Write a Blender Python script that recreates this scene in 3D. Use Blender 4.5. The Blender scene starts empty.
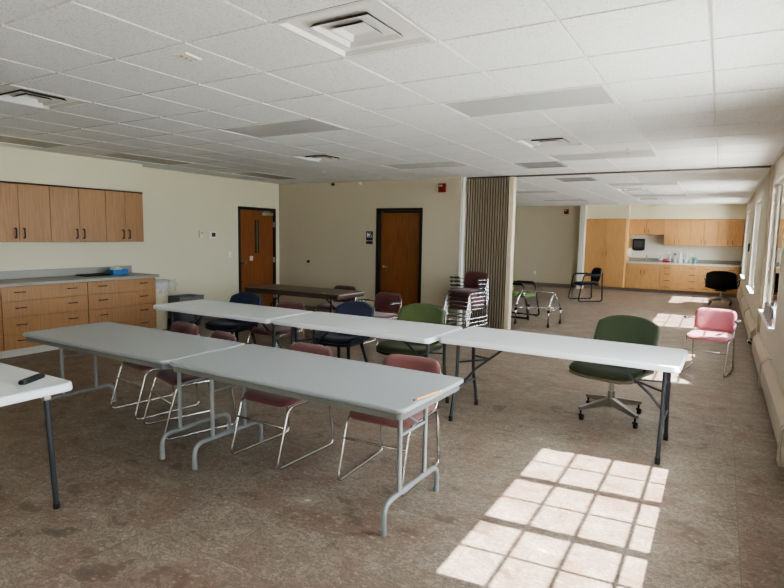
import bpy, bmesh, math, random
from mathutils import Vector, Matrix
random.seed(7)
SC = bpy.context.scene
COL = SC.collection
PI = math.pi
R = math.radians
CE = 2.603          # ceiling height
G = .61             # ceiling grid module
WR = 1.26           # inner face of window wall

# ------------------------------------------------------------------ materials
def srgb(r, g, b):
    f = lambda c: (c / 12.92 if c <= .04045 else ((c + .055) / 1.055) ** 2.4)
    return (f(r / 255), f(g / 255), f(b / 255), 1)

def mat(name, col, rough=.6, metal=0, spec=.5, bump=0, bscale=80, var=0, vscale=6, sheen=0):
    m = bpy.data.materials.new(name); m.use_nodes = True
    nt = m.node_tree; b = nt.nodes['Principled BSDF']
    b.inputs['Base Color'].default_value = col
    b.inputs['Roughness'].default_value = rough
    b.inputs['Metallic'].default_value = metal
    b.inputs['Specular IOR Level'].default_value = spec
    if sheen: b.inputs['Sheen Weight'].default_value = sheen
    tc = nt.nodes.new('ShaderNodeTexCoord')
    if var:
        n = nt.nodes.new('ShaderNodeTexNoise'); n.inputs['Scale'].default_value = vscale; n.inputs['Detail'].default_value = 5
        nt.links.new(tc.outputs['Object'], n.inputs['Vector'])
        mx = nt.nodes.new('ShaderNodeMix'); mx.data_type = 'RGBA'
        mx.inputs[6].default_value = tuple(c * (1 - var) for c in col[:3]) + (1,)
        mx.inputs[7].default_value = tuple(min(1, c * (1 + var)) for c in col[:3]) + (1,)
        nt.links.new(n.outputs['Fac'], mx.inputs[0]); nt.links.new(mx.outputs[2], b.inputs['Base Color'])
    if bump:
        n2 = nt.nodes.new('ShaderNodeTexNoise'); n2.inputs['Scale'].default_value = bscale; n2.inputs['Detail'].default_value = 3
        nt.links.new(tc.outputs['Object'], n2.inputs['Vector'])
        bp = nt.nodes.new('ShaderNodeBump'); bp.inputs['Strength'].default_value = bump; bp.inputs['Distance'].default_value = .004
        nt.links.new(n2.outputs['Fac'], bp.inputs['Height']); nt.links.new(bp.outputs['Normal'], b.inputs['Normal'])
    return m

def wood(name, c1, c2, rough=.45, sc=(30, 30, 1.6)):
    m = bpy.data.materials.new(name); m.use_nodes = True
    nt = m.node_tree; b = nt.nodes['Principled BSDF']; b.inputs['Roughness'].default_value = rough
    tc = nt.nodes.new('ShaderNodeTexCoord'); mp = nt.nodes.new('ShaderNodeMapping')
    mp.inputs['Scale'].default_value = sc
    nt.links.new(tc.outputs['Object'], mp.inputs['Vector'])
    n = nt.nodes.new('ShaderNodeTexNoise'); n.inputs['Scale'].default_value = 2.2; n.inputs['Detail'].default_value = 6; n.inputs['Distortion'].default_value = .6
    nt.links.new(mp.outputs['Vector'], n.inputs['Vector'])
    n2 = nt.nodes.new('ShaderNodeTexNoise'); n2.inputs['Scale'].default_value = 1.3
    nt.links.new(tc.outputs['Object'], n2.inputs['Vector'])
    add = nt.nodes.new('ShaderNodeMath'); add.operation = 'MULTIPLY_ADD'; add.inputs[1].default_value = .35; 
    nt.links.new(n2.outputs['Fac'], add.inputs[0]); nt.links.new(n.outputs['Fac'], add.inputs[2])
    cr = nt.nodes.new('ShaderNodeValToRGB'); e = cr.color_ramp.elements
    e[0].position = .45; e[0].color = c1; e[1].position = .9; e[1].color = c2
    nt.links.new(add.outputs[0], cr.inputs['Fac']); nt.links.new(cr.outputs['Color'], b.inputs['Base Color'])
    return m

def floor_mat():
    m = bpy.data.materials.new('mottled_vinyl'); m.use_nodes = True
    nt = m.node_tree; b = nt.nodes['Principled BSDF']; L = nt.links.new
    tc = nt.nodes.new('ShaderNodeTexCoord')
    # each tile offsets the pattern: brick texture gives a per-tile shade and the seams
    br = nt.nodes.new('ShaderNodeTexBrick'); br.offset = 0
    br.inputs['Scale'].default_value = 1.0; br.inputs['Brick Width'].default_value = .915; br.inputs['Row Height'].default_value = .4575
    br.inputs['Mortar Size'].default_value = .0016; br.inputs['Mortar Smooth'].default_value = .3
    br.inputs['Color1'].default_value = (0, 0, 0, 1); br.inputs['Color2'].default_value = (1, 1, 1, 1); br.inputs['Mortar'].default_value = (.5, .5, .5, 1)
    L(tc.outputs['Object'], br.inputs['Vector'])
    vm = nt.nodes.new('ShaderNodeVectorMath'); vm.operation = 'MULTIPLY_ADD'; vm.inputs[1].default_value = (7, 11, 5)
    L(br.outputs['Color'], vm.inputs[0]); L(tc.outputs['Object'], vm.inputs[2])
    def noise(s, d, dist, vec, sc=None):
        n = nt.nodes.new('ShaderNodeTexNoise'); n.inputs['Scale'].default_value = s; n.inputs['Detail'].default_value = d; n.inputs['Distortion'].default_value = dist
        n.inputs['Roughness'].default_value = .62
        if sc:
            mp = nt.nodes.new('ShaderNodeMapping'); mp.inputs['Scale'].default_value = sc; L(vec, mp.inputs['Vector']); vec = mp.outputs['Vector']
        L(vec, n.inputs['Vector']); return n
    a = noise(4.4, 12, .3, vm.outputs[0], (1, 1.2, 1)); a.inputs['Roughness'].default_value = .70
    cr = nt.nodes.new('ShaderNodeValToRGB'); E_ = cr.color_ramp.elements
    E_[0].position = .30; E_[0].color = srgb(112, 95, 84)
    E_[1].position = .72; E_[1].color = srgb(232, 224, 210)
    for p, c in ((.40, srgb(126, 109, 97)), (.45, srgb(162, 148, 134)), (.485, srgb(124, 110, 99)), (.52, srgb(176, 163, 148)), (.555, srgb(128, 114, 103)), (.60, srgb(182, 169, 154)), (.635, srgb(146, 132, 120))):
        x = E_.new(p); x.color = c
    L(a.outputs['Fac'], cr.inputs['Fac'])
    r = noise(2.6, 8, .4, vm.outputs[0])
    rr = nt.nodes.new('ShaderNodeValToRGB'); rr.color_ramp.elements[0].position = .47; rr.color_ramp.elements[1].position = .66
    L(r.outputs['Fac'], rr.inputs['Fac'])
    mx = nt.nodes.new('ShaderNodeMix'); mx.data_type = 'RGBA'; mx.blend_type = 'MIX'
    k = nt.nodes.new('ShaderNodeMath'); k.operation = 'MULTIPLY'; k.inputs[1].default_value = .55; L(rr.outputs['Color'], k.inputs[0])
    L(k.outputs[0], mx.inputs[0]); L(cr.outputs['Color'], mx.inputs[6]); mx.inputs[7].default_value = srgb(134, 100, 84)
    # pale granular flecks
    v = noise(26, 8, .3, vm.outputs[0], (1, 1.6, 1)); v.inputs['Roughness'].default_value = .7
    vr = nt.nodes.new('ShaderNodeValToRGB'); ve = vr.color_ramp.elements
    ve[0].position = .56; ve[0].color = (0, 0, 0, 1); ve[1].position = .68; ve[1].color = (1, 1, 1, 1)
    L(v.outputs['Fac'], vr.inputs['Fac'])
    k2 = nt.nodes.new('ShaderNodeMath'); k2.operation = 'MULTIPLY'; k2.inputs[1].default_value = .7; L(vr.outputs['Color'], k2.inputs[0])
    mx2 = nt.nodes.new('ShaderNodeMix'); mx2.data_type = 'RGBA'; L(k2.outputs[0], mx2.inputs[0]); L(mx.outputs[2], mx2.inputs[6]); mx2.inputs[7].default_value = srgb(214, 204, 188)
    # seams
    mx3 = nt.nodes.new('ShaderNodeMix'); mx3.data_type = 'RGBA'; mx3.blend_type = 'MULTIPLY'; L(br.outputs['Fac'], mx3.inputs[0]); L(mx2.outputs[2], mx3.inputs[6]); mx3.inputs[7].default_value = (.62, .58, .54, 1)
    dk = nt.nodes.new('ShaderNodeMix'); dk.data_type = 'RGBA'; dk.blend_type = 'MULTIPLY'; dk.inputs[0].default_value = 1; dk.inputs[7].default_value = (FLOORK, FLOORK * .975, FLOORK * .96, 1)
    L(mx3.outputs[2], dk.inputs[6])
    L(dk.outputs[2], b.inputs['Base Color'])
    b.inputs['Roughness'].default_value = .42; b.inputs['Specular IOR Level'].default_value = .42
    bp = nt.nodes.new('ShaderNodeBump'); bp.inputs['Strength'].default_value = .12; bp.inputs['Distance'].default_value = .003
    L(a.outputs['Fac'], bp.inputs['Height']); L(bp.outputs['Normal'], b.inputs['Normal'])
    return m
FLOORK = .66

def tile_mat():
    m = bpy.data.materials.new('fissured_ceiling_tile'); m.use_nodes = True
    nt = m.node_tree; b = nt.nodes['Principled BSDF']; L = nt.links.new
    tc = nt.nodes.new('ShaderNodeTexCoord')
    n = nt.nodes.new('ShaderNodeTexNoise'); n.inputs['Scale'].default_value = 95; n.inputs['Detail'].default_value = 3
    L(tc.outputs['Object'], n.inputs['Vector'])
    cr = nt.nodes.new('ShaderNodeValToRGB'); e = cr.color_ramp.elements
    e[0].position = .34; e[0].color = (.62, .635, .63, 1); e[1].position = .46; e[1].color = (.85, .865, .86, 1)
    L(n.outputs['Fac'], cr.inputs['Fac']); L(cr.outputs['Color'], b.inputs['Base Color'])
    b.inputs['Roughness'].default_value = .9; b.inputs['Specular IOR Level'].default_value = .1
    bp = nt.nodes.new('ShaderNodeBump'); bp.inputs['Strength'].default_value = .3; bp.inputs['Distance'].default_value = .003
    L(n.outputs['Fac'], bp.inputs['Height']); L(bp.outputs['Normal'], b.inputs['Normal'])
    return m

def glass_mat(name='window_glass', tint=(1, 1, 1, 1)):
    m = bpy.data.materials.new(name); m.use_nodes = True
    nt = m.node_tree; nt.nodes.clear(); L = nt.links.new
    o = nt.nodes.new('ShaderNodeOutputMaterial'); t = nt.nodes.new('ShaderNodeBsdfTransparent'); g = nt.nodes.new('ShaderNodeBsdfGlossy')
    t.inputs['Color'].default_value = tint; g.inputs['Roughness'].default_value = .02
    lw = nt.nodes.new('ShaderNodeLayerWeight'); lw.inputs['Blend'].default_value = .5
    pw = nt.nodes.new('ShaderNodeMath'); pw.operation = 'POWER'; pw.inputs[1].default_value = 5; L(lw.outputs['Facing'], pw.inputs[0])
    f = nt.nodes.new('ShaderNodeMath'); f.operation = 'MULTIPLY_ADD'; f.inputs[1].default_value = -.96; f.inputs[2].default_value = .96; L(pw.outputs[0], f.inputs[0])   # one surface: 1 - F
    f4 = nt.nodes.new('ShaderNodeMath'); f4.operation = 'POWER'; f4.inputs[1].default_value = 8; L(f.outputs[0], f4.inputs[0])   # double glazing plus storm pane
    f = nt.nodes.new('ShaderNodeMath'); f.operation = 'SUBTRACT'; f.inputs[0].default_value = 1; L(f4.outputs[0], f.inputs[1])
    mx = nt.nodes.new('ShaderNodeMixShader'); L(f.outputs[0], mx.inputs[0]); L(t.outputs[0], mx.inputs[1]); L(g.outputs[0], mx.inputs[2]); L(mx.outputs[0], o.inputs['Surface'])
    return m

def plastic_film(name, col, alpha):
    m = mat(name, col, .18, 0, .7, bump=.9, bscale=30)
    nt = m.node_tree; b = nt.nodes['Principled BSDF']; b.inputs['Alpha'].default_value = alpha
    return m

M = {}
M['wall'] = mat('cream_paint', srgb(207, 201, 175), .75, bump=.06, bscale=160, var=.015, vscale=2)
M['wall_far'] = mat('pale_paint', srgb(212, 209, 197), .75, bump=.06, bscale=160)
M['wall_window'] = mat('grey_cream_paint', srgb(206, 199, 186), .75, bump=.06, bscale=160)
M['wall_end'] = mat('tan_paint', srgb(190, 180, 158), .75, bump=.06, bscale=160, var=.015, vscale=2)
M['tile'] = tile_mat()
M['tbar'] = mat('tbar_white', (.88, .88, .87, 1), .5)
M['floor'] = floor_mat()
M['oak_left'] = wood('oak_cabinet', srgb(134, 94, 56), srgb(158, 117, 72))
M['oak_far'] = wood('maple_cabinet', srgb(166, 120, 75), srgb(190, 146, 97))
M['oak_door'] = wood('oak_door', srgb(104, 58, 28), srgb(140, 86, 46), .35)
M['oak_door_dark'] = wood('dark_oak_door', srgb(108, 62, 31), srgb(142, 88, 46), .35)
M['walnut'] = wood('dark_laminate', srgb(58, 46, 40), srgb(84, 70, 60), .3, (1.2, 26, 26))
M['gap'] = mat('dark_gap', srgb(50, 36, 24), .8)
M['counter'] = mat('grey_laminate', srgb(140, 136, 126), .35, var=.12, vscale=60)
M['toekick'] = mat('grey_rubber', srgb(176, 172, 160), .5)
M['base_rubber'] = mat('taupe_rubber_base', srgb(120, 108, 96), .5)
M['pull'] = mat('bronze_pull', srgb(44, 30, 24), .4, .6)
M['pull_far'] = mat('dull_brass_pull', srgb(120, 84, 50), .4, .5)
M['gray_top'] = mat('grey_table_laminate', srgb(158, 162, 165), .38, var=.02, vscale=30)
M['gray_edge'] = mat('grey_table_edge', srgb(112, 113, 108), .5)
M['gray_steel'] = mat('grey_enamel_steel', srgb(140, 144, 144), .35, .25)
M['white_top'] = mat('white_blow_moulded_plastic', srgb(227, 230, 232), .42, bump=.15, bscale=240)
M['dark_steel'] = mat('charcoal_steel', srgb(62, 64, 68), .4, .4)
M['black_steel'] = mat('black_steel', srgb(22, 22, 24), .4, .3)
M['chrome'] = mat('chrome', (.62, .62, .61, 1), .2, 1)
M['steel'] = mat('dull_steel', (.42, .41, .39, 1), .32, 1)
M['nickel'] = mat('brushed_nickel', (.62, .60, .56, 1), .3, 1)
M['maroon'] = mat('maroon_fabric', srgb(94, 50, 48), .9, bump=.3, bscale=400, var=.12, vscale=90, sheen=.25)
M['rose'] = mat('rose_fabric', srgb(110, 65, 63), .9, bump=.3, bscale=400, var=.12, vscale=90, sheen=.3)
M['pink'] = mat('pink_fabric', srgb(154, 92, 100), .9, bump=.3, bscale=400, var=.08, vscale=90, sheen=.3)
M['green'] = mat('moss_green_fabric', srgb(70, 80, 42), .9, bump=.3, bscale=400, var=.12, vscale=90, sheen=.2)
M['green_dark'] = mat('forest_green_fabric', srgb(54, 64, 42), .9, bump=.3, bscale=400, var=.12, vscale=90, sheen=.15)
M['lime'] = mat('leaf_green_fabric', srgb(98, 122, 66), .9, bump=.3, bscale=400, var=.1, vscale=90)
M['navy'] = mat('navy_fabric', srgb(24, 31, 56), .9, bump=.3, bscale=400, var=.12, vscale=90, sheen=.2)
M['navy_black'] = mat('blue_black_fabric', srgb(22, 28, 42), .9, bump=.3, bscale=400, var=.12, vscale=90)
M['black_vinyl'] = mat('black_upholstery', srgb(20, 20, 20), .65, bump=.15, bscale=300)
M['black'] = mat('black_plastic', srgb(20, 20, 21), .45)
M['rim'] = mat('tan_shell_edge', srgb(120, 110, 92), .5)
M['shell_black'] = mat('dark_shell', srgb(36, 37, 34), .5)
M['white'] = mat('white_enamel', srgb(232, 232, 228), .4)
M['ivory'] = mat('ivory_plastic', srgb(222, 218, 202), .45)
M['lens'] = mat('unlit_prismatic_lens', srgb(186, 187, 186), .35, bump=.5, bscale=300)
M['lens_left'] = mat('unlit_lens_tan', srgb(150, 146, 134), .4, bump=.5, bscale=300)
M['duct'] = mat('dark_duct_and_shade', srgb(44, 41, 37), .8)
M['grille'] = mat('grey_grille', srgb(150, 151, 150), .5)
M['frame_black'] = mat('black_door_frame', srgb(30, 28, 28), .4)
M['red'] = mat('red_alarm', srgb(122, 24, 26), .4)
M['pleat'] = mat('taupe_vinyl_pleat', srgb(126, 112, 98), .6)
M['pleat_edge'] = mat('pale_pleat_edge', srgb(200, 188, 168), .5)
M['post'] = mat('beige_lead_post', srgb(200, 186, 160), .5)
M['heater'] = mat('beige_enamel_heater', srgb(180, 172, 156), .35)
M['glass'] = glass_mat()
M['bin'] = mat('beige_bin_plastic', srgb(206, 196, 172), .5)
M['bin_gray'] = mat('grey_bin_plastic', srgb(96, 104, 112), .5)
M['bag'] = plastic_film('clear_bag_film', srgb(225, 226, 224), .55)
M['bag_dark'] = mat('grey_speckled_bag_film', srgb(120, 122, 124), .3, bump=1, bscale=60, var=.6, vscale=45)
M['blue'] = mat('blue_cardboard', srgb(40, 104, 160), .5, var=.15, vscale=20)
M['concrete'] = mat('outdoor_concrete', srgb(214, 212, 206), .9, var=.05, vscale=1)
M['sun_cut_slab'] = mat('sun_cut_grey', srgb(150, 150, 150), .7)
M['pencil'] = mat('pencil_yellow', srgb(226, 170, 92), .5)
M['clear'] = plastic_film('clear_plastic_bottle', srgb(226, 234, 236), .5)
M['teal'] = mat('teal_plastic', srgb(70, 130, 130), .4)
M['redp'] = mat('red_plastic', srgb(176, 34, 60), .4)

# ------------------------------------------------------------------ geometry helpers
def obj(name, bm, m, parent=None, smooth=False, sub=0, ang=None):
    bmesh.ops.recalc_face_normals(bm, faces=bm.faces)
    me = bpy.data.meshes.new(name); bm.to_mesh(me); bm.free()
    for mm in (m if isinstance(m, (list, tuple)) else [m]): me.materials.append(mm)
    o = bpy.data.objects.new(name, me); COL.objects.link(o)
    if parent: o.parent = parent
    if smooth:
        for p in me.polygons: p.use_smooth = True
        if ang is not None: me.set_sharp_from_angle(angle=R(ang))
    if sub:
        s = o.modifiers.new('sub', 'SUBSURF'); s.levels = sub; s.render_levels = sub
    return o

def B(): return bmesh.new()

def box(bm, x0, x1, y0, y1, z0, z1, mi=0, bev=0, seg=2):
    r = bmesh.ops.create_cube(bm, size=1)
    vs = r['verts']
    for v in vs:
        v.co = Vector(((x0 + x1) / 2 + v.co.x * (x1 - x0), (y0 + y1) / 2 + v.co.y * (y1 - y0), (z0 + z1) / 2 + v.co.z * (z1 - z0)))
    fs = {f for v in vs for f in v.link_faces}
    for f in fs: f.material_index = mi
    if bev:
        es = list({e for v in vs for e in v.link_edges})
        bmesh.ops.bevel(bm, geom=es, offset=bev, segments=seg, profile=.6, affect='EDGES')
    return bm

def fillet(pts, r, n=5, closed=False):
    P = [Vector(p) for p in pts]; out = []; N = len(P)
    for i, p in enumerate(P):
        if not closed and i in (0, N - 1): out.append(p); continue
        a = P[i - 1] - p; b = P[(i + 1) % N] - p
        la, lb = a.length, b.length; a.normalize(); b.normalize()
        t = min(r, la * .48, lb * .48)
        s, e = p + a * t, p + b * t
        for k in range(n + 1):
            u = k / n; out.append(s * (1 - u) ** 2 + p * 2 * u * (1 - u) + e * u * u)
    return out

def tube(bm, pts, rad, sides=8, r=0, closed=False, cap=True, n=5):
    P = fillet(pts, r, n, closed) if r else [Vector(p) for p in pts]
    N = len(P); rad = rad if isinstance(rad, (list, tuple)) else [rad] * N
    rings = []; up = None
    for i in range(N):
        if closed: t = (P[(i + 1) % N] - P[i - 1])
        else: t = P[min(i + 1, N - 1)] - P[max(i - 1, 0)]
        t.normalize()
        if up is None:
            up = Vector((0, 0, 1)) if abs(t.z) < .9 else Vector((1, 0, 0))
        s = t.cross(up)
        if s.length < 1e-5: s = t.cross(Vector((0, 1, 0.01)))
        s.normalize(); up = s.cross(t).normalized()
        rings.append([bm.verts.new(P[i] + (s * math.cos(2 * PI * k / sides) + up * math.sin(2 * PI * k / sides)) * rad[i]) for k in range(sides)])
    rng = range(N) if closed else range(N - 1)
    for i in rng:
        a, b = rings[i], rings[(i + 1) % N]
        for k in range(sides):
            bm.faces.new((a[k], a[(k + 1) % sides], b[(k + 1) % sides], b[k]))
    if cap and not closed:
        bm.faces.new(rings[0]); bm.faces.new(rings[-1])
    return bm

def lathe(bm, prof, c=(0, 0, 0), sides=20, cap=True):
    rings = []
    for r, z in prof:
        rings.append([bm.verts.new((c[0] + r * math.cos(2 * PI * k / sides), c[1] + r * math.sin(2 * PI * k / sides), c[2] + z)) for k in range(sides)])
    for a, b in zip(rings, rings[1:]):
        for k in range(sides): bm.faces.new((a[k], a[(k + 1) % sides], b[(k + 1) % sides], b[k]))
    if cap: bm.faces.new(rings[0]); bm.faces.new(rings[-1])
    return bm

def rrect(x0, x1, y0, y1, r, n=5):
    pts = []
    for cx, cy, a0 in ((x1 - r, y1 - r, 0), (x0 + r, y1 - r, 90), (x0 + r, y0 + r, 180), (x1 - r, y0 + r, 270)):
        for k in range(n + 1):
            a = R(a0 + 90 * k / n); pts.append((cx + r * math.cos(a), cy + r * math.sin(a)))
    return pts

def slab(bm, layers, mi=0):
    """layers: list of (outline xy list, z)"""
    rings = [[bm.verts.new((x, y, z)) for x, y in o] for o, z in layers]
    n = len(rings[0])
    for a, b in zip(rings, rings[1:]):
        for k in range(n): bm.faces.new((a[k], a[(k + 1) % n], b[(k + 1) % n], b[k])).material_index = mi
    bm.faces.new(rings[0]).material_index = mi; bm.faces.new(rings[-1]).material_index = mi
    return bm

def cushion(w, d, h, r=.06, puff=.012, nx=12, ny=12, f=None):
    """pillowed rounded pad lying in the xy plane, centred at origin, bottom z=0"""
    bm = B(); top = []; bot = []
    def shape(u, v):
        # map square to rounded rectangle
        x, y = u * w / 2, v * d / 2
        ax, ay = abs(x), abs(y); ex, ey = w / 2 - r, d / 2 - r
        if ax > ex and ay > ey:
            dx, dy = (ax - ex) / r, (ay - ey) / r
            m = max(dx, dy); l = math.hypot(dx, dy) or 1
            k = m / l
            ax, ay = ex + dx * k * r, ey + dy * k * r
        return math.copysign(ax, x), math.copysign(ay, y)
    for j in range(ny + 1):
        rt, rb = [], []
        for i in range(nx + 1):
            u, v = -1 + 2 * i / nx, -1 + 2 * j / ny
            u = math.copysign(abs(u) ** .75, u); v = math.copysign(abs(v) ** .75, v)
            x, y = shape(u, v); e = max(abs(u), abs(v))
            z = h * .5 + (h * .5 + puff * (1 - e * e)) * (1 - max(0, (e - .8) / .2) ** 2 * .8)
            zb = h * .5 - (h * .5) * (1 - max(0, (e - .85) / .15) ** 2 * .8)
            rt.append(bm.verts.new((x, y, z))); rb.append(bm.verts.new((x, y, zb)))
        top.append(rt); bot.append(rb)
    for j in range(ny):
        for i in range(nx):
            bm.faces.new((top[j][i], top[j][i + 1], top[j + 1][i + 1], top[j + 1][i]))
            bm.faces.new((bot[j][i], bot[j + 1][i], bot[j + 1][i + 1], bot[j][i + 1]))
    per = [(0, i) for i in range(nx)] + [(j, nx) for j in range(ny)] + [(ny, i) for i in range(nx, 0, -1)] + [(j, 0) for j in range(ny, 0, -1)]
    for a, b in zip(per, per[1:] + per[:1]):
        bm.faces.new((top[a[0]][a[1]], bot[a[0]][a[1]], bot[b[0]][b[1]], top[b[0]][b[1]]))
    if f:
        for v in bm.verts: v.co = Vector(f(*v.co))
    return bm

def xf(bm, m):
    bmesh.ops.transform(bm, matrix=m, verts=bm.verts); return bm

def thing(name, label, cat, loc=(0, 0, 0), rz=0, group=None):
    o = bpy.data.objects.new(name, None); COL.objects.link(o)
    o.empty_display_size = .1
    o.location = loc; o.rotation_euler = (0, 0, R(rz)); o['label'] = label; o['category'] = cat
    if group: o['group'] = group
    return o

def tag(o, label, cat, group=None):
    o['label'] = label; o['category'] = cat
    if group: o['group'] = group
    return o

def struct(name, bm, m, parent=None, **k):
    o = obj(name, bm, m, parent, **k)
    if not parent: o['kind'] = 'structure'
    return o

def dup(root, loc, rz, label, group=None):
    r = root.copy(); COL.objects.link(r); r.location = loc; r.rotation_euler = (0, 0, R(rz)); r['label'] = label
    if group: r['group'] = group
    for ch in list(root.children):
        c = ch.copy(); COL.objects.link(c); c.parent = r
        for g in list(ch.children):
            d = g.copy(); COL.objects.link(d); d.parent = c
    return r

def recolour(root, names, m):
    for ch in root.children:
        if ch.name.split('.')[0] in names:
            ch.data = ch.data.copy(); ch.data.materials[0] = m

# ------------------------------------------------------------------ setting
FLX0, FLX1 = -7.5, 1.55
bm = B(); box(bm, FLX0, FLX1, -5.6, 16.3, -.12, 0); struct('floor', bm, M['floor'])

# ceiling: dropped tiles with a shadow gap, cells under fixtures left out
used = {}
NEAR = dict()
def near_y(j): return j * G
def far_y(j): return 6.43 + (j - 10.5) * G
diff_near = [(-2, -1, 'n'), (-7, -1, 'n'), (-7, 5, 'n'), (-2, 5, 'n')]
diff_far = [(-2, 15.5, 'f'), (-2, 20.5, 'f')]
light_near = [(-2, 2), (-6, 2), (-6, 7), (-2, 7)]
light_left = [0, 3, 7]
light_far = [(-2, 13.5), (-6, 15.5), (-6, 20.5), (-2, 18.5)]
skip_n, skip_f = set(), set()
for i, j, w in diff_near: skip_n.add((i, j))
for i, j in light_near: skip_n |= {(i, j), (i + 1, j)}
for j in light_left: skip_n |= {(-11, j), (-11, j + 1)}
skip_n.add((-3, 8))
for i, j, w in diff_far: skip_f.add((i, j))
for i, j in light_far: skip_f |= {(i, j), (i + 1, j)}
skip_f.add((-3, 11.5))
cb = B()
box(cb, FLX0, WR + .02, -5.6, 16.3, CE + .018, CE + .06, mi=1)
g2 = .009
for i in range(-13, 3):
    x0, x1 = max(i * G, -7.35) + g2, min((i + 1) * G, WR) - g2
    if x1 - x0 < .02: continue
    for j in range(-10, 11):
        y0, y1 = max(near_y(j), -5.5) + g2, min(near_y(j + 1), 6.365) - g2
        if y1 - y0 < .02 or (i, j) in skip_n: continue
        box(cb, x0, x1, y0, y1, CE, CE + .018)
    for k in range(0, 16):
        j = 10.5 + k
        y0, y1 = far_y(j) + g2, min(far_y(j + 1), 15.8) - g2
        if y1 - y0 < .02 or (i, j) in skip_f: continue
        box(cb, x0, x1, y0, y1, CE, CE + .018)
struct('ceiling', cb, [M['tile'], M['tbar']])

# window wall with deep reveals
WT = .34                      # wall thickness
GX = WR + .05                 # glass plane
SILL, HEAD = .69, 2.33
WIN = [(-4.75, -2.83), (-.31, 1.61), (4.24, 6.17), (8.72, 10.64), (13.1, 14.95)]
wb = B()
segs = [-5.6] + [v for w in WIN for v in w] + [16.3]
for a, b in zip(segs[0::2], segs[1::2]): box(wb, WR, WR + WT, a, b, 0, CE + .06)
for a, b in WIN:
    box(wb, WR, WR + WT, a, b, 0, SILL - .03); box(wb, WR, WR + WT, a, b, HEAD, CE + .06)
struct('wall_right', wb, M['wall_window'])
for n, (a, b) in enumerate(WIN):
    t = bpy.data.objects.new('window_%d' % (n + 1), None); COL.objects.link(t); t['kind'] = 'structure'
    f = B(); e = .035
    box(f, GX - .008, GX + .05, a, a + e, SILL, HEAD); box(f, GX - .008, GX + .05, b - e, b, SILL, HEAD)
    box(f, GX - .008, GX + .05, a, b, SILL - .03, SILL + .03); box(f, GX - .008, GX + .05, a, b, HEAD - .04, HEAD)
    s3 = (b - a) / 3
    for k in (1, 2): box(f, GX - .008, GX + .05, a + k * s3 - .036, a + k * s3 + .036, SILL, HEAD)
    obj('window_frame', f, M['white'], t)
    f = B()
    for k in range(3):
        yc = a + (k + .5) * s3; box(f, GX - .005, GX + .005, yc - .009, yc + .009, SILL + .03, HEAD - .04)
    for k in range(6):
        z = .892 + .25 * k; box(f, GX - .0045, GX + .0045, a + e, b - e, z - .008, z + .008)
    obj('muntin', f, M['white'], t)
    p = B(); vs = [p.verts.new(c) for c in ((GX - .0095, a + .004, SILL + .002), (GX - .0095, b - .004, SILL + .002), (GX - .0095, b - .004, HEAD - .002), (GX - .0095, a + .004, HEAD - .002))]; p.faces.new(vs)
    obj('pane', p, M['glass'], t)
    s = B(); box(s, WR - .05, GX - .0105, a + .002, b - .002, SILL - .03, SILL, bev=.006)
    obj('sill', s, M['white'], t)
    q = B(); box(q, WR + WT, 2.13, a - .3, b + .3, 2.46, 2.52); o = obj('sun_cut_slab', q, M['sun_cut_slab'], t)  # unseen slab added outside to cut off the top of the sun patches
    L_ = bpy.data.lights.new('window_daylight', 'AREA'); L_.shape = 'RECTANGLE'; L_.size = HEAD - SILL; L_.size_y = b - a
    lo = bpy.data.objects.new('window_daylight', L_); COL.objects.link(lo); lo.location = (GX + .1, (a + b) / 2, (SILL + HEAD) / 2); lo.rotation_euler = (0, R(90), 0)
    L_.cycles.is_portal = True
bm = B(); box(bm, 1.62, 40, -30, 40, -.62, -.5); struct('ground', bm, M['concrete'])

# other walls
bm = B(); box(bm, -7.5, -7.35, -5.6, 5.09, 0, CE + .06); box(bm, -7.5, -7.35, 6.14, 16.3, 0, CE + .06); box(bm, -7.5, -7.35, 5.09, 6.14, 2.09, CE + .06)
struct('wall_left', bm, M['wall'])
bm = B(); box(bm, -7.5, 1.6, -5.75, -5.6, 0, CE + .06); struct('wall_rear', bm, M['wall'])
bm = B(); DWY = 6.25
box(bm, -7.35, -4.917, DWY, DWY + .16, 0, CE + .06); box(bm, -3.938, -3.2, DWY, DWY + .26, 0, CE + .06); box(bm, -4.917, -3.938, DWY, DWY + .16, 2.085, CE + .06)
struct('wall_door_side', bm, M['wall_end'])
bm = B(); box(bm, -7.35, -3.12, 15.6, 15.75, 0, CE + .06); struct('wall_far_left', bm, M['wall_end'])
bm = B(); box(bm, -3.12, 1.6, 16.1, 16.25, 0, CE + .06); struct('wall_far', bm, M['wall_far'])
bm = B(); box(bm, -3.12, -2.97, 15.28, 16.1, 0, CE + .06); struct('wall_column', bm, M['wall_far'])
bm = B(); box(bm, -2.97, -1.74, 15.5, 16.1, 2.195, CE + .06); box(bm, -1.74, WR, 15.72, 16.1, 2.195, CE + .06); struct('wall_soffit_far', bm, M['wall'])
bm = B(); box(bm, -7.35, -7.0, -3.5, 2.80, 2.18, CE + .06); struct('wall_soffit_left', bm, M['wall'])
# baseboards
bm = B(); box(bm, -7.35, -4.93, DWY - .012, DWY, 0, .1); box(bm, -3.92, -3.21, DWY - .012, DWY, 0, .1); struct('baseboard_door_side', bm, M['base_rubber'])
bm = B(); box(bm, -7.35, -7.338, 2.83, 5.07, 0, .1); box(bm, -7.35, -7.338, 6.53, 15.6, 0, .1); struct('baseboard_left', bm, M['base_rubber'])
bm = B(); box(bm, -7.33, -3.13, 15.588, 15.6, 0, .1); struct('baseboard_far', bm, M['base_rubber'])
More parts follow.
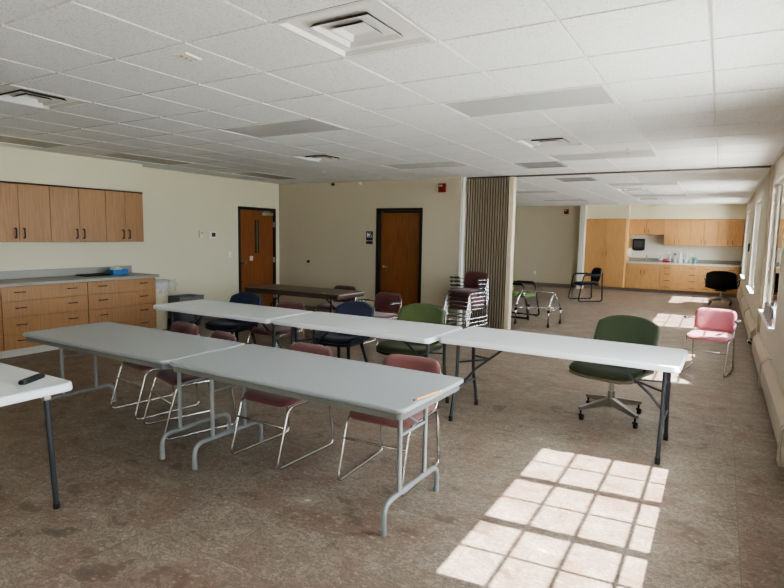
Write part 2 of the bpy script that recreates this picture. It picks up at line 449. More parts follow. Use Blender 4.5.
# strip where partition meets the wall, ceiling track, wall channel
bm = B(); box(bm, -3.2, -3.15, 6.235, 6.52, 0, CE); struct('trim_1', bm, M['white'])
bm = B(); box(bm, -3.15, WR, 6.37, 6.39, CE - .02, CE + .01); box(bm, -3.15, WR, 6.42, 6.44, CE - .02, CE + .01); box(bm, -3.15, WR, 6.39, 6.42, CE - .004, CE + .01, mi=1)
struct('trim_2', bm, [mat('track_brown', srgb(92, 84, 76), .5), M['frame_black']])
bm = B(); box(bm, WR - .035, WR - .001, 6.3, 6.50, .0, CE - .001); struct('trim_3', bm, M['wall_end'])

# doors
def handle_lever(parent, M_, s=1):
    h = B(); return h
d = bpy.data.objects.new('door_1', None); COL.objects.link(d); d['kind'] = 'structure'
f = B(); x = -7.35
box(f, x - .1, x + .012, 5.09, 5.145, 0, 2.09); box(f, x - .1, x + .012, 6.085, 6.14, 0, 2.09); box(f, x - .1, x + .012, 5.145, 6.085, 2.035, 2.09)
obj('door_frame', f, M['frame_black'], d)
f = B(); box(f, x - .06, x - .018, 5.149, 6.081, .008, 2.031, bev=.003)
lf = obj('door_leaf', f, M['oak_door'], d)
f = B(); box(f, x - .0175, x - .012, 5.555, 5.60, 1.18, 1.84); box(f, x - .0175, x - .012, 5.63, 5.665, 1.18, 1.84); obj('vision_light_frame', f, M['black'], lf)
f = B(); box(f, x - .0175, x - .013, 5.60, 5.63, 1.2, 1.82); obj('vision_glass', f, mat('grey_vision_glass', srgb(120, 116, 104), .15), lf)
f = B(); box(f, x - .018, x + .03, 5.72, 6.05, 1.94, 2.0, bev=.008); box(f, x - .018, x + .01, 5.80, 5.98, 2.0, 2.03); obj('door_closer', f, M['nickel'], lf)
f = B(); tube(f, [(x - .018, 5.215, 1.0), (x + .03, 5.215, 1.0)], .026, 14); tube(f, [(x + .03, 5.215, 1.0), (x + .045, 5.215, 1.0), (x + .07, 5.215, 1.0)], [.012, .03, .024], 14); obj('door_knob', f, M['nickel'], lf)
f = B()
for z in (.28, 1.03, 1.76): box(f, x - .012, x + .02, 6.076, 6.098, z - .055, z + .055)
obj('hinge', f, M['nickel'], d)
f = B(); box(f, x - .0178, x - .0165, 5.41, 5.50, 1.03, 1.12, mi=0)
tube(f, [(x - .0155, 5.455 + .03 * math.cos(2 * PI * k / 16), 1.075 + .03 * math.sin(2 * PI * k / 16)) for k in range(16)], .005, 6, closed=True)
st = obj('door_sticker', f, [mat('pale_sticker', srgb(214, 190, 176), .5)], lf); st['label'] = 'small white and red sticker'
f = B(); tube(f, [(x - .0150, 5.455 + .018 * math.cos(R(200 + 14 * k)), 1.079 + .02 * math.sin(R(200 + 14 * k))) for k in range(11)], .004, 6); obj('sticker_mark', f, M['red'], lf)

d = bpy.data.objects.new('door_2', None); COL.objects.link(d); d['kind'] = 'structure'
f = B(); y = DWY
box(f, -4.917, -4.862, y - .012, y + .12, 0, 2.085); box(f, -3.993, -3.938, y - .012, y + .12, 0, 2.085); box(f, -4.862, -3.993, y - .012, y + .12, 2.035, 2.085)
obj('door_frame', f, M['frame_black'], d)
f = B(); box(f, -4.858, -3.997, y + .07, y + .112, .008, 2.031, bev=.003)
lf = obj('door_leaf', f, M['oak_door_dark'], d)
f = B(); tube(f, [(-4.783, y + .07, .99), (-4.783, y + .055, .99)], .028, 14); tube(f, [(-4.783, y + .06, .99), (-4.783, y + .015, .99), (-4.67, y + .012, .985)], .009, 8, r=.02); obj('lever_handle', f, M['nickel'], lf)
f = B(); box(f, -4.80, -4.04, y + .066, y + .07, 2.0, 2.03); obj('door_sweep', f, M['gap'], lf)
bm = B(); box(bm, -4.917, -3.938, DWY + .125, DWY + .16, 0, 2.085); struct('trim_4', bm, M['frame_black'])
bm = B(); box(bm, -7.5, -7.46, 5.09, 6.14, 0, 2.09); struct('trim_5', bm, M['frame_black'])

# ------------------------------------------------------------------ ceiling fixtures
def make_diffuser():
    t = thing('air_diffuser', '', 'air vent', (0, 0, 0))
    h = G / 2 - .008
    bx = B(); b2 = h - .02
    vs = [[bx.verts.new((sx * b2, sy * b2, z)) for sx, sy in ((-1, -1), (1, -1), (1, 1), (-1, 1))] for z in (.004, .16)]
    for k in range(4): bx.faces.new((vs[0][k], vs[0][(k + 1) % 4], vs[1][(k + 1) % 4], vs[1][k]))
    bx.faces.new(vs[1])
    obj('plenum_box', bx, M['duct'], t)
    nk = B(); lathe(nk, [(.13, .10), (.13, .158)], sides=18); obj('duct_collar', nk, mat('black_collar', srgb(12, 12, 12), .8), t)
    def sqring(prof, name, dark=()):
        q = B(); rings = [[q.verts.new((sx * s_, sy * s_, z)) for sx, sy in ((-1, -1), (1, -1), (1, 1), (-1, 1))] for s_, z in prof]
        for n_, (a_, b_) in enumerate(zip(rings, rings[1:])):
            for k in range(4): q.faces.new((a_[k], a_[(k + 1) % 4], b_[(k + 1) % 4], b_[k])).material_index = int(n_ in dark)
        if name == 'centre_cone': q.faces.new(rings[1])
        return obj(name, q, [M['white'], M['duct']], t)  # faces in dark: shade up inside the diffuser put into the colour
    sqring([(h, .006), (h, -.004), (h - .022, -.004), (h - .055, .05), (h - .05, .054), (h - .016, .006)], 'outer_frame', (4,))
    sqring([(.165, -.004), (.115, .06), (.119, .064), (.172, -.002), (.165, -.004)], 'louver_ring', (1, 2))
    sqring([(.095, -.004), (.035, .05), (.035, .055), (.101, -.002), (.095, -.004)], 'centre_cone', (2,))
    q = B(); tube(q, [(.05, .05, .06), (.09, .09, .13), (.20, .20, .10)], .006, 6); obj('hanger_bracket', q, M['nickel'], t)
    return t
dp = make_diffuser()
dl = ['large square white air diffuser in ceiling nearest the camera, top of the photo', 'square white air diffuser at the left edge of the ceiling', 'square air diffuser on ceiling beyond the left unlit panel, before the two wooden doors', 'square air diffuser between two unlit panels on the right of the near room ceiling',
      'square air diffuser on far room ceiling, nearer of its two', 'square air diffuser on far room ceiling, closest to the wooden cabinets']
for k, (i, j, w) in enumerate(diff_near + diff_far):
    loc = ((i + .5) * G, (near_y if w == 'n' else far_y)(j) + G / 2, CE)
    if k == 0: dp.location = loc; dp['label'] = dl[0]; dp['group'] = 'ceiling air diffusers'
    else: dup(dp, loc, 0, dl[k], 'ceiling air diffusers')

def make_light(lm, name='ceiling_light'):
    t = thing(name, '', 'ceiling light')
    f = B(); a, b_ = G - .008, G / 2 - .008; w = .022
    box(f, -a, a, -b_, -b_ + w, -.004, .02); box(f, -a, a, b_ - w, b_, -.004, .02); box(f, -a, -a + w, -b_ + w, b_ - w, -.004, .02); box(f, a - w, a, -b_ + w, b_ - w, -.004, .02)
    obj('light_frame', f, M['tbar'], t)
    f = B(); box(f, -a + w, a - w, -b_ + w, b_ - w, .002, .011); obj('diffuser_lens', f, lm, t)
    return t
l0 = make_light(M['lens'])
ll = ['unlit troffer light on ceiling nearest the camera, right of the large air diffuser', 'unlit troffer light left of centre on near room ceiling', 'unlit troffer light above the far white folding tables, centre of near room ceiling', 'long pale unlit troffer light just in front of the ceiling track',
      'unlit troffer light on far room ceiling, first beyond the track on the right', 'unlit troffer light on far room ceiling, just right of the folded partition top', 'unlit troffer light on far room ceiling above the red wall alarm', 'unlit troffer light on far room ceiling, right side, in front of the cabinets']
for k, (x_, y_) in enumerate([((i + 1) * G, near_y(j) + G / 2) for i, j in light_near] + [((i + 1) * G, far_y(j) + G / 2) for i, j in light_far]):
    if k == 0: l0.location = (x_, y_, CE); l0['label'] = ll[0]; l0['group'] = 'unlit troffer lights'
    else: dup(l0, (x_, y_, CE), 0, ll[k], 'unlit troffer lights')
l1 = make_light(M['lens_left'])
ll = ['unlit light panel along left wall, above the left cabinets', 'unlit light panel along left wall, middle of three in that row', 'unlit light panel along left wall, near the wooden door with the slim window']
for k, j in enumerate(light_left):
    loc = (-10.5 * G, near_y(j) + G, CE)
    if k == 0: l1.location = loc; l1.rotation_euler.z = R(90); l1['label'] = ll[0]; l1['group'] = 'wall side light panels'
    else: dup(l1, loc, 90, ll[k], 'wall side light panels')

def grille(loc, label):
    t = thing('return_grille', label, 'air vent', loc)
    h = G / 2 - .008
    f = B(); box(f, -h, h, -h, -h + .03, -.004, .012); box(f, -h, h, h - .03, h, -.004, .012); box(f, -h, -h + .03, -h + .03, h - .03, -.004, .012); box(f, h - .03, h, -h + .03, h - .03, -.004, .012)
    obj('grille_frame', f, M['grille'], t)
    f = B(); box(f, -h + .03, h - .03, -h + .03, h - .03, .004, .011); obj('perforated_face', f, mat('grille_face', srgb(132, 133, 132), .6, var=.2, vscale=160), t)
grille((-2.5 * G, near_y(8) + G / 2, CE), 'grey square return grille in ceiling, left of the long pale unlit light near the track')
grille((-2.5 * G, far_y(11.5) + G / 2, CE), 'grey square return grille in ceiling just beyond the track')

t = thing('ceiling_sensor', 'small pale rectangular sensor on ceiling tile, left of the large air diffuser', 'sensor', (-2.0, -.455, CE - .014), 100)
f = B(); box(f, -.066, .066, -.048, .048, 0, .0135, bev=.004); obj('housing', f, M['ivory'], t)
f = B()
for k in (-.04, 0, .04): lathe(f, [(.0, -.004), (.011, -.004), (.013, .002)], (k, 0, 0), 10, cap=False)
obj('sensor_eye', f, M['lens_left'], t)
def sprinkler(loc, label):
    t = thing('sprinkler_head', label, 'sprinkler', loc)
    f = B(); lathe(f, [(.0, .0), (.035, 0), (.03, -.012), (.012, -.016), (.011, -.03)], sides=14, cap=False); obj('escutcheon', f, M['white'], t)
    f = B(); tube(f, [(-.004, 0, -.028), (-.018, 0, -.045), (-.004, 0, -.062)], .003, 6); tube(f, [(.004, 0, -.028), (.018, 0, -.045), (.004, 0, -.062)], .003, 6); obj('yoke', f, M['nickel'], t)
    f = B(); lathe(f, [(.0, -.066), (.024, -.066), (.024, -.063), (0, -.062)], sides=14, cap=False); obj('deflector', f, M['nickel'], t)
sprinkler((-.25, 4.15, CE), 'small sprinkler head hanging in front of the long pale unlit light near the track')
sprinkler((-4.9, 4.6, CE), 'small sprinkler head beyond the left air diffuser, in front of the door wall')
sprinkler((-2.48, 13.2, CE), 'small sprinkler head at far end of the far room ceiling')
for px_, lab, mm in ((-5.28, 'small white fitting at top of the door wall under ceiling', 'white'), (-5.93, 'small dark fitting at top of the door wall under ceiling', 'black')):
    t = thing('wall_fitting', lab, 'wall fitting', (px_, DWY, CE - .045))
    f = B(); lathe(f, [(.03, 0), (.028, .02), (.012, .025)], sides=12); xf(f, Matrix.Rotation(R(90), 4, 'X')); obj('escutcheon', f, M[mm], t)
    f = B(); tube(f, [(0, -.02, 0), (0, -.06, 0)], [.012, .02], 10); obj('deflector', f, M[mm], t)

# ------------------------------------------------------------------ accordion partition
t = thing('accordion_partition', 'folded taupe accordion partition with pale ribs and beige lead post', 'partition', (0, 0, 0))
f = B(); n = 17; xa, xb = -3.148, -2.372
pw = (xb - xa) / n
pts = []
for k in range(n + 1):
    x_ = xa + pw * k
    pts += [(x_, 6.52), (x_ + pw * .5, 6.30)] if k < n else [(x_, 6.52)]
cols = []
for k in range(n):
    x_ = xa + pw * k
    cols.append([(x_, 6.50, 0), (x_ + pw * .22, 6.32, 1), (x_ + pw * .72, 6.305, 0)])
flat = [c for q in cols for c in q] + [(xb, 6.50, 0)]
for a, b_ in zip(flat, flat[1:]):
    vv = [f.verts.new((a[0], a[1], .02)), f.verts.new((b_[0], b_[1], .02)), f.verts.new((b_[0], b_[1], CE - .03)), f.verts.new((a[0], a[1], CE - .03))]
    f.faces.new(vv).material_index = a[2]
obj('pleated_curtain', f, [M['pleat'], M['pleat_edge']], t)
f = B(); box(f, -2.37, -2.285, 6.30, 6.44, .012, CE - .022, bev=.01); lp = obj('lead_post', f, M['post'], t)
f = B(); tube(f, [(-2.325, 6.30, 1.30), (-2.325, 6.25, 1.30)], .022, 12); tube(f, [(-2.325, 6.262, 1.34), (-2.325, 6.245, 1.30), (-2.325, 6.262, 1.26)], .011, 8, r=.02); obj('latch', f, M['nickel'], lp)

# ------------------------------------------------------------------ cabinets (left, fronts face +x)
def pull(bm, x_, y_, z_, vert, L_=.1, d_=.03, rad=.006, ax='x', s=1):
    # bow handle standing off along +x (ax='x') or -y (ax='y')
    def P(a, o, z):
        return (x_ + o, y_ + a, z) if ax == 'x' else (x_ + a, y_ - o, z)
    h = L_ / 2
    if vert: pts_ = [P(0, 0, z_ - h), P(0, d_, z_ - h), P(0, d_, z_ + h), P(0, 0, z_ + h)]
    else: pts_ = [P(-h, 0, z_), P(-h, d_, z_), P(h, d_, z_), P(h, 0, z_)]
    tube(bm, pts_, rad, 6, r=.012, n=3)

def base_drawers_left(y0, label):
    w = 1.07
    t = thing('base_cabinet', label, 'cabinet', (-7.04, y0 + w / 2, 0), 0, 'left wall base cabinets')
    f = B(); box(f, -.305, .30, -w / 2 + .002, w / 2 - .002, .1, .885); obj('carcass', f, M['oak_left'], t)
    f = B(); box(f, -.305, .25, -w / 2 + .004, w / 2 - .004, 0, .1); obj('toe_kick', f, M['toekick'], t)
    for z0, z1 in ((.102, .278), (.282, .488), (.492, .698), (.702, .880)):
        f = B(); box(f, .301, .32, -w / 2 + .004, w / 2 - .004, z0, z1, bev=.002, seg=1)
        dr = obj('drawer', f, M['oak_left'], t)
        for s in (-1, 1):
            f = B(); pull(f, .32, s * w * .30, (z0 + z1) / 2 + .02, False, .11); obj('drawer_pull', f, M['pull'], dr)
base_drawers_left(.63, 'oak four drawer base cabinet on left wall, middle of the run')
base_drawers_left(1.70, 'oak four drawer base cabinet at right end of the left counter, beside the beige bin')
base_drawers_left(-.44, 'oak four drawer base cabinet under left counter, cut by the left edge of the photo')

def upper_left(y0, w, label):
    t = thing('wall_cabinet', label, 'cabinet', (-7.185, y0 + w / 2, 1.42), 0, 'left wall upper cabinets')
    f = B(); box(f, -.163, .165, -w / 2 + .001, w / 2 - .001, 0, .755); obj('carcass', f, M['oak_left'], t)
    for s in (-1, 1):
        f = B(); a, b_ = (-w / 2 + .002, -.002) if s < 0 else (.002, w / 2 - .002)
        box(f, .1655, .186, a, b_, .002, .735, bev=.002, seg=1); dr = obj('cabinet_door', f, M['oak_left'], t)
        f = B(); pull(f, .186, s * .05, .115, True, .12, .036, .0085); obj('door_pull', f, M['pull'], dr)
    f = B(); box(f, .1655, .19, -w / 2 + .001, w / 2 - .001, .738, .755); obj('top_rail', f, M['gap'], t)
upper_left(.62, .78, 'oak two door wall cabinet at the left edge of the photo')
upper_left(1.40, .78, 'oak two door wall cabinet in the middle of the left wall run')
upper_left(2.18, .61, 'narrow oak two door wall cabinet at right end of the left wall run')

t = thing('countertop', 'grey laminate countertop with backsplash along the left wall', 'countertop', (-7.02, 1.18, .885))
f = B(); box(f, -.328, .335, -1.63, 1.635, 0.001, .04, bev=.006); obj('worktop', f, M['counter'], t)
f = B(); box(f, -.329, -.306, -1.63, 1.61, .0405, .15, bev=.004); obj('backsplash', f, M['counter'], t)
t = thing('black_tray', 'flat black tray lying on the left counter beside the blue box', 'tray', (-7.14, 2.06, .926))
f = B(); box(f, -.15, .15, -.2, .2, 0, .006); obj('tray_base', f, M['black'], t)
f = B(); tube(f, [(-.145, -.195, .012), (.145, -.195, .012), (.145, .195, .012), (-.145, .195, .012)], .008, 6, r=.03, closed=True); obj('tray_rim', f, M['black'], t)
t = thing('blue_box', 'open blue box with crumpled clear plastic on the left counter', 'box', (-7.13, 2.42, .926), 4)
f = B(); box(f, -.07, .07, -.13, .13, 0, .008)
for a in ((-.07, -.062, -.13, .13), (.062, .07, -.13, .13), (-.062, .062, -.13, -.122), (-.062, .062, .122, .13)): box(f, *a, .008, .075)
obj('box_body', f, M['blue'], t)
f = B(); bmesh.ops.create_icosphere(f, subdivisions=3, radius=.06)
for v in f.verts:
    k = 1 + .35 * math.sin(v.co.x * 90 + 1) * math.cos(v.co.y * 70) + random.uniform(-.12, .12)
    v.co = Vector((v.co.x * .9 * k, v.co.y * 1.2 * k - .03, v.co.z * .8 * k + .075))
obj('plastic_wrap', f, M['bag'], t, smooth=True)

# bins
t = thing('trash_can', 'tall beige round trash can with clear liner beside the left cabinets', 'trash can', (-7.12, 3.06, 0))
f = B(); lathe(f, [(0, .004), (.155, .004), (.16, .012), (.195, .76), (.203, .765), (.203, .79), (.19, .79), (.15, .02), (0, .02)], sides=28, cap=False); obj('can_body', f, M['bin'], t, smooth=True, ang=40)
f = B(); S_ = 28; prof = [(.188, .60), (.19, .795), (.208, .80), (.214, .74), (.212, .66)]
rings = []
for r_, z_ in prof:
    rings.append([f.verts.new(((r_ + random.uniform(-.006, .008)) * math.cos(2 * PI * k / S_), (r_ + random.uniform(-.006, .008)) * math.sin(2 * PI * k / S_), z_ + random.uniform(-.02, .02) * (z_ < .78))) for k in range(S_)])
for a, b_ in zip(rings, rings[1:]):
    for k in range(S_): f.faces.new((a[k], a[(k + 1) % S_], b_[(k + 1) % S_], b_[k]))
# bunched corner of the liner
tube(f, [(.15, .16, .79), (.19, .2, .80), (.2, .24, .72), (.195, .22, .62)], [.02, .03, .025, .01], 7)
obj('clear_liner', f, M['bag'], t, smooth=True)
t = thing('recycling_bin', 'low grey recycling bin with speckled liner beside the beige trash can', 'recycling bin', (-6.98, 3.52, 0))
f = B(); slab(f, [(rrect(-.15, .15, -.2, .2, .03), .002), (rrect(-.18, .18, -.23, .23, .03), .50), (rrect(-.17, .17, -.22, .22, .03), .50), (rrect(-.14, .14, -.19, .19, .03), .02)]); obj('bin_body', f, M['bin_gray'], t)
f = B(); prof = [(.168, .215, .40), (.172, .222, .515), (.192, .242, .52), (.196, .246, .46), (.194, .244, .43)]
rings = []
for a, b_, z_ in prof:
    rings.append([f.verts.new((x_ + random.uniform(-.006, .006), y_ + random.uniform(-.006, .006), z_ + random.uniform(-.012, .012))) for x_, y_ in rrect(-a, a, -b_, b_, .03)])
for a, b_ in zip(rings, rings[1:]):
    nn = len(a)
    for k in range(nn): f.faces.new((a[k], a[(k + 1) % nn], b_[(k + 1) % nn], b_[k]))
obj('speckled_liner', f, M['bag_dark'], t)

# wall devices
t = thing('wall_sensor', 'small white wall sensor with black dot, left of the thermostat', 'sensor', (-7.35, 4.18, 1.545))
f = B(); box(f, 0.001, .03, -.04, .04, -.06, .06, bev=.006); obj('cover', f, M['ivory'], t)
f = B(); lathe(f, [(0, .006), (.014, .004), (.014, 0)], sides=12, cap=False); xf(f, Matrix.Translation((.031, .012, .02)) @ Matrix.Rotation(R(90), 4, 'Y')); obj('lens_dot', f, M['black'], t)
t = thing('thermostat', 'white wall thermostat with dark screen, left of the wooden door', 'thermostat', (-7.35, 4.44, 1.535))
f = B(); box(f, 0.001, .03, -.075, .075, -.06, .06, bev=.008); obj('cover', f, M['ivory'], t)
f = B(); box(f, .0305, .033, -.03, .06, -.035, .04); obj('display', f, mat('lcd_green_grey', srgb(70, 76, 62), .2), t)
def plate(name, label, loc, rz, cat='outlet', slots=2):
    t = thing(name, label, cat, loc, rz)
    f = B(); box(f, -.035, .035, -.007, -.001, -.057, .057, bev=.002); obj('cover_plate', f, M['ivory'], t)
    f = B()
    if slots == 2:
        for z_ in (-.022, .022): box(f, -.016, .016, -.009, -.0072, z_ - .014, z_ + .014, bev=.0008)
        obj('receptacle', f, M['white'], t)
    else:
        box(f, -.006, .006, -.018, -.0072, -.012, .012, bev=.002); obj('toggle', f, M['white'], t)
plate('light_switch', 'ivory light switch plate on the left wall beside the wooden door', (-7.35, 4.87, 1.17), 90, 'light switch', 1)
plate('wall_outlet', 'ivory wall outlet low on the far room wall behind the chrome frame', (-4.55, 15.6, .42), 0)
t = thing('wall_bumper', 'small dark round door bumper on the plain wall between the two wooden doors', 'door stop', (-6.54, DWY, 1.02))
f = B(); lathe(f, [(.045, 0), (.043, .012), (.03, .014)], sides=16); xf(f, Matrix.Translation((0, -.001, 0)) @ Matrix.Rotation(R(90), 4, 'X')); obj('backplate', f, M['nickel'], t)
f = B(); lathe(f, [(.03, .014), (.028, .04), (.015, .046)], sides=16); xf(f, Matrix.Rotation(R(90), 4, 'X')); obj('rubber_pad', f, M['black'], t)

t = thing('restroom_sign', 'black restroom sign with white figures left of the darker wooden door', 'sign', (-5.07, DWY, 1.53))
f = B(); box(f, -.075, .075, -.008, -.001, -.12, .12, bev=.004); obj('sign_plate', f, mat('sign_black', srgb(20, 24, 34), .35), t)
f = B()
def figure(cx, skirt):
    lathe(f, [(0, .0015), (.0115, .0015), (.0115, 0)], sides=12, cap=False)
for cx, sk in ((-.042, 0), (-.008, 1)):
    q = [(cx + .0105 * math.cos(2 * PI * k / 12), .088 + .0105 * math.sin(2 * PI * k / 12)) for k in range(12)]
    f.faces.new([f.verts.new((a, -.0086, b_)) for a, b_ in q])
    body = [(cx - .015, .074), (cx + .015, .074), (cx + (.021 if sk else .013), .035), (cx + .007, .034), (cx + .007, .0), (cx - .007, .0), (cx - .007, .034), (cx - (.021 if sk else .013), .035)]
    f.faces.new([f.verts.new((a, -.0086, b_)) for a, b_ in body])
# wheelchair mark
tube(f, [(.036 + .019 * math.cos(R(150 + 20 * k)), -.0086, .024 + .019 * math.sin(R(150 + 20 * k))) for k in range(12)], .0035, 5)
q = [(.032 + .0085 * math.cos(2 * PI * k / 12), .088 + .0085 * math.sin(2 * PI * k / 12)) for k in range(12)]
f.faces.new([f.verts.new((a, -.0086, b_)) for a, b_ in q])
tube(f, [(.031, -.0086, .076), (.033, -.0086, .045), (.05, -.0086, .045), (.06, -.0086, .018)], .004, 5)
obj('pictogram', f, mat('sign_white', srgb(225, 228, 232), .5), t)
cu = bpy.data.curves.new('sign_text', 'FONT'); cu.body = 'RESTROOM'; cu.size = .028; cu.align_x = 'CENTER'; cu.align_y = 'CENTER'; cu.extrude = .0004
o = bpy.data.objects.new('sign_lettering', cu); COL.objects.link(o); o.parent = t; o.location = (0, -.0088, -.06); o.rotation_euler = (R(90), 0, 0); cu.materials.append(bpy.data.materials['sign_white'])
me = bpy.data.meshes.new_from_object(o); mo = bpy.data.objects.new('lettering', me); COL.objects.link(mo); mo.parent = t; mo.location = o.location; mo.rotation_euler = o.rotation_euler; bpy.data.objects.remove(o)

def alarm(loc, label):
    t = thing('fire_alarm', label, 'fire alarm', loc, 0, 'red wall alarms')
    f = B(); box(f, -.065, .065, -.05, -.001, -.075, .075, bev=.006); obj('housing', f, M['red'], t)
    f = B(); box(f, -.045, .02, -.07, -.0505, .02, .055, bev=.008); obj('strobe_lens', f, mat('strobe', srgb(200, 190, 190), .2), t)
    f = B(); 
    for k in range(4): box(f, -.04, .03, -.053, -.0505, -.05 + k * .014, -.043 + k * .014)
    obj('speaker_slots', f, mat('dark_red', srgb(96, 18, 22), .5), t)
alarm((-3.552, DWY, 2.425), 'red fire alarm strobe on wall between darker door and folded partition')
alarm((-3.62, 15.6, 2.42), 'red fire alarm strobe high on the far room wall')

# ------------------------------------------------------------------ far room cabinets (fronts face -y)
FY = 15.5
t = thing('tall_cabinet', 'tall two door wooden storage cabinet at left of the far wall', 'cabinet', (-2.37, FY, 0))
f = B(); box(f, -.598, .57, .022, .59, .1, 2.19); obj('carcass', f, M['oak_far'], t)
f = B(); box(f, -.596, .628, .07, .59, 0, .1); obj('toe_kick', f, M['base_rubber'], t)
f = B(); box(f, .571, .628, .0, .59, .1, 2.19, bev=.002); obj('end_panel', f, mat('lit_maple_edge', srgb(226, 178, 116), .45), t)  # side edge catching light, its brightness put into a paler maple
for s in (-1, 1):
    f = B(); a, b_ = (-.596, -.002) if s < 0 else (.002, .568)
    box(f, a, b_, 0, .0215, .102, 2.18, bev=.002, seg=1); dr = obj('cabinet_door', f, M['oak_far'], t)
    f = B(); pull(f, s * .05, 0, 1.12, True, .12, .03, .008, 'y'); obj('door_pull', f, M['pull_far'], dr)

def upper_far(x0, x1, z0, label):
    w = x1 - x0
    t = thing('wall_cabinet', label, 'cabinet', ((x0 + x1) / 2, 15.74, z0), 0, 'far wall upper cabinets')
    f = B(); box(f, -w / 2 + .001, w / 2 - .001, .022, .355, 0, 2.19 - z0); obj('carcass', f, M['oak_far'], t)
    for s in (-1, 1):
        f = B(); a, b_ = (-w / 2 + .003, -.003) if s < 0 else (.003, w / 2 - .003)
        box(f, a, b_, 0, .0215, .003, 2.185 - z0, bev=.003, seg=1); dr = obj('cabinet_door', f, M['oak_far'], t)
        f = B(); pull(f, s * .055, 0, .11, True, .12, .03, .008, 'y'); obj('door_pull', f, M['pull_far'], dr)
upper_far(-1.74, -.76, 1.72, 'short two door wall cabinet above the paper towel dispenser')
upper_far(-.76, -.07, 1.42, 'two door wall cabinet on far wall, right beside the short one')
upper_far(-.07, .62, 1.42, 'two door wall cabinet on far wall, middle of the three long ones')
upper_far(.62, 1.245, 1.42, 'two door wall cabinet on far wall, closest to the windows')
t = thing('sink_base_cabinet', 'two door base cabinet under the sink, beside the tall cabinet', 'cabinet', (-1.26, FY, 0))
f = B(); box(f, -.475, .475, .022, .59, .1, .86); obj('carcass', f, M['oak_far'], t)
f = B(); box(f, -.475, .475, .07, .59, 0, .1); obj('toe_kick', f, M['base_rubber'], t)
f = B(); box(f, -.472, .472, 0, .0215, .70, .855, bev=.002, seg=1); obj('false_drawer_front', f, M['oak_far'], t)
for s in (-1, 1):
    f = B(); a, b_ = (-.472, -.002) if s < 0 else (.002, .472)
    box(f, a, b_, 0, .0215, .102, .695, bev=.002, seg=1); dr = obj('cabinet_door', f, M['oak_far'], t)
    f = B(); pull(f, s * .05, 0, .60, True, .12, .03, .008, 'y'); obj('door_pull', f, M['pull_far'], dr)
def base_far(x0, x1, label):
    w = x1 - x0
    t = thing('base_cabinet', label, 'cabinet', ((x0 + x1) / 2, FY, 0), 0, 'far wall drawer cabinets')
    f = B(); box(f, -w / 2 + .001, w / 2 - .001, .022, .59, .1, .86); obj('carcass', f, M['oak_far'], t)
    f = B(); box(f, -w / 2 + .001, w / 2 - .001, .07, .59, 0, .1); obj('toe_kick', f, M['base_rubber'], t)
    for z0, z1 in ((.103, .29), (.295, .48), (.485, .665), (.67, .855)):
        f = B(); box(f, -w / 2 + .003, w / 2 - .003, 0, .0215, z0, z1, bev=.002, seg=1); dr = obj('drawer', f, M['oak_far'], t)
        for s in (-1, 1):
            f = B(); pull(f, s * w * .32, 0, (z0 + z1) / 2, False, .14, .03, .009, 'y'); obj('drawer_pull', f, M['pull_far'], dr)
base_far(-.78, .24, 'four drawer base cabinet on far wall, below the bottles')
base_far(.24, 1.2, 'four drawer base cabinet on far wall, behind the black swivel chair')
t = thing('countertop', 'grey countertop with backsplash along the far wall cabinets', 'countertop', (-.25, FY, .862))
f = B(); box(f, -1.485, 1.5, -.02, .59, 0, .04, bev=.004); obj('worktop', f, mat('pale_laminate', srgb(196, 190, 178), .4, var=.05, vscale=60), t)
f = B(); box(f, -1.485, 1.5, .575, .598, .0405, .15, bev=.003); obj('backsplash', f, M['counter'], t)
CT = .903
t = thing('faucet', 'small chrome faucet on the far counter under the towel dispenser', 'faucet', (-1.22, 15.95, CT))
f = B(); box(f, -.12, .12, -.03, .03, 0, .02, bev=.006); obj('faucet_base', f, M['chrome'], t)
f = B(); tube(f, [(0, 0, .015), (0, 0, .16), (0, -.06, .2), (0, -.16, .17)], .014, 10, r=.05); obj('spout', f, M['chrome'], t)
f = B(); tube(f, [(-.09, 0, .02), (-.09, 0, .06)], .018, 10); tube(f, [(.09, 0, .02), (.09, 0, .06)], .018, 10); obj('tap_handle', f, M['chrome'], t)
t = thing('paper_towel_dispenser', 'black paper towel dispenser on wall below the short far cabinet', 'dispenser', (-1.47, 16.1, 1.42))
f = B(); box(f, -.17, .17, -.2, -.001, -.17, .18, bev=.03); obj('dispenser_body', f, M['black'], t)
f = B(); box(f, -.12, .12, -.212, -.2005, -.08, .13, bev=.01); obj('smoke_window', f, mat('smoke_plastic', srgb(74, 76, 80), .25), t)
f = B(); box(f, -.11, .11, -.17, -.05, -.19, -.1705); obj('paper_slot', f, M['black'], t)
t = thing('soap_dispenser', 'white soap dispenser fixed to the side of the tall far cabinet', 'dispenser', (-1.741, 15.72, 1.18))
f = B(); box(f, .001, .11, -.07, .07, -.12, .13, bev=.02); obj('dispenser_body', f, M['white'], t)
f = B(); box(f, .02, .09, -.085, -.0705, -.11, -.05, bev=.004); obj('push_bar', f, M['ivory'], t)

def bottle(name, loc, prof, m, label, cap=None, capm=None, spray=False):
    t = thing(name, label, 'bottle', loc, 0, 'bottles on the far counter')
    f = B(); lathe(f, [(0, 0.001)] + prof, sides=14, cap=False); obj('bottle_body', f, m, t, smooth=True, ang=50)
    f = B()
    r_, z_ = prof[-1]
    if spray:
        tube(f, [(0, 0, z_), (0, 0, z_ + .03)], .014, 8); box(f, -.05, .03, -.014, .014, z_ + .03, z_ + .06, bev=.006); tube(f, [(-.03, 0, z_ + .03), (-.036, 0, z_ - .01)], .005, 6)
    else: lathe(f, [(r_ + .004, z_ - .002), (r_ + .004, z_ + .028), (0, z_ + .03)], sides=12, cap=False)
    obj('spray_head' if spray else 'bottle_cap', f, capm or M['white'], t)
SB = [(.045, 0), (.048, .02), (.048, .14), (.018, .19), (.016, .22)]
JB = [(.06, 0), (.062, .02), (.062, .2), (.03, .25), (.025, .28)]
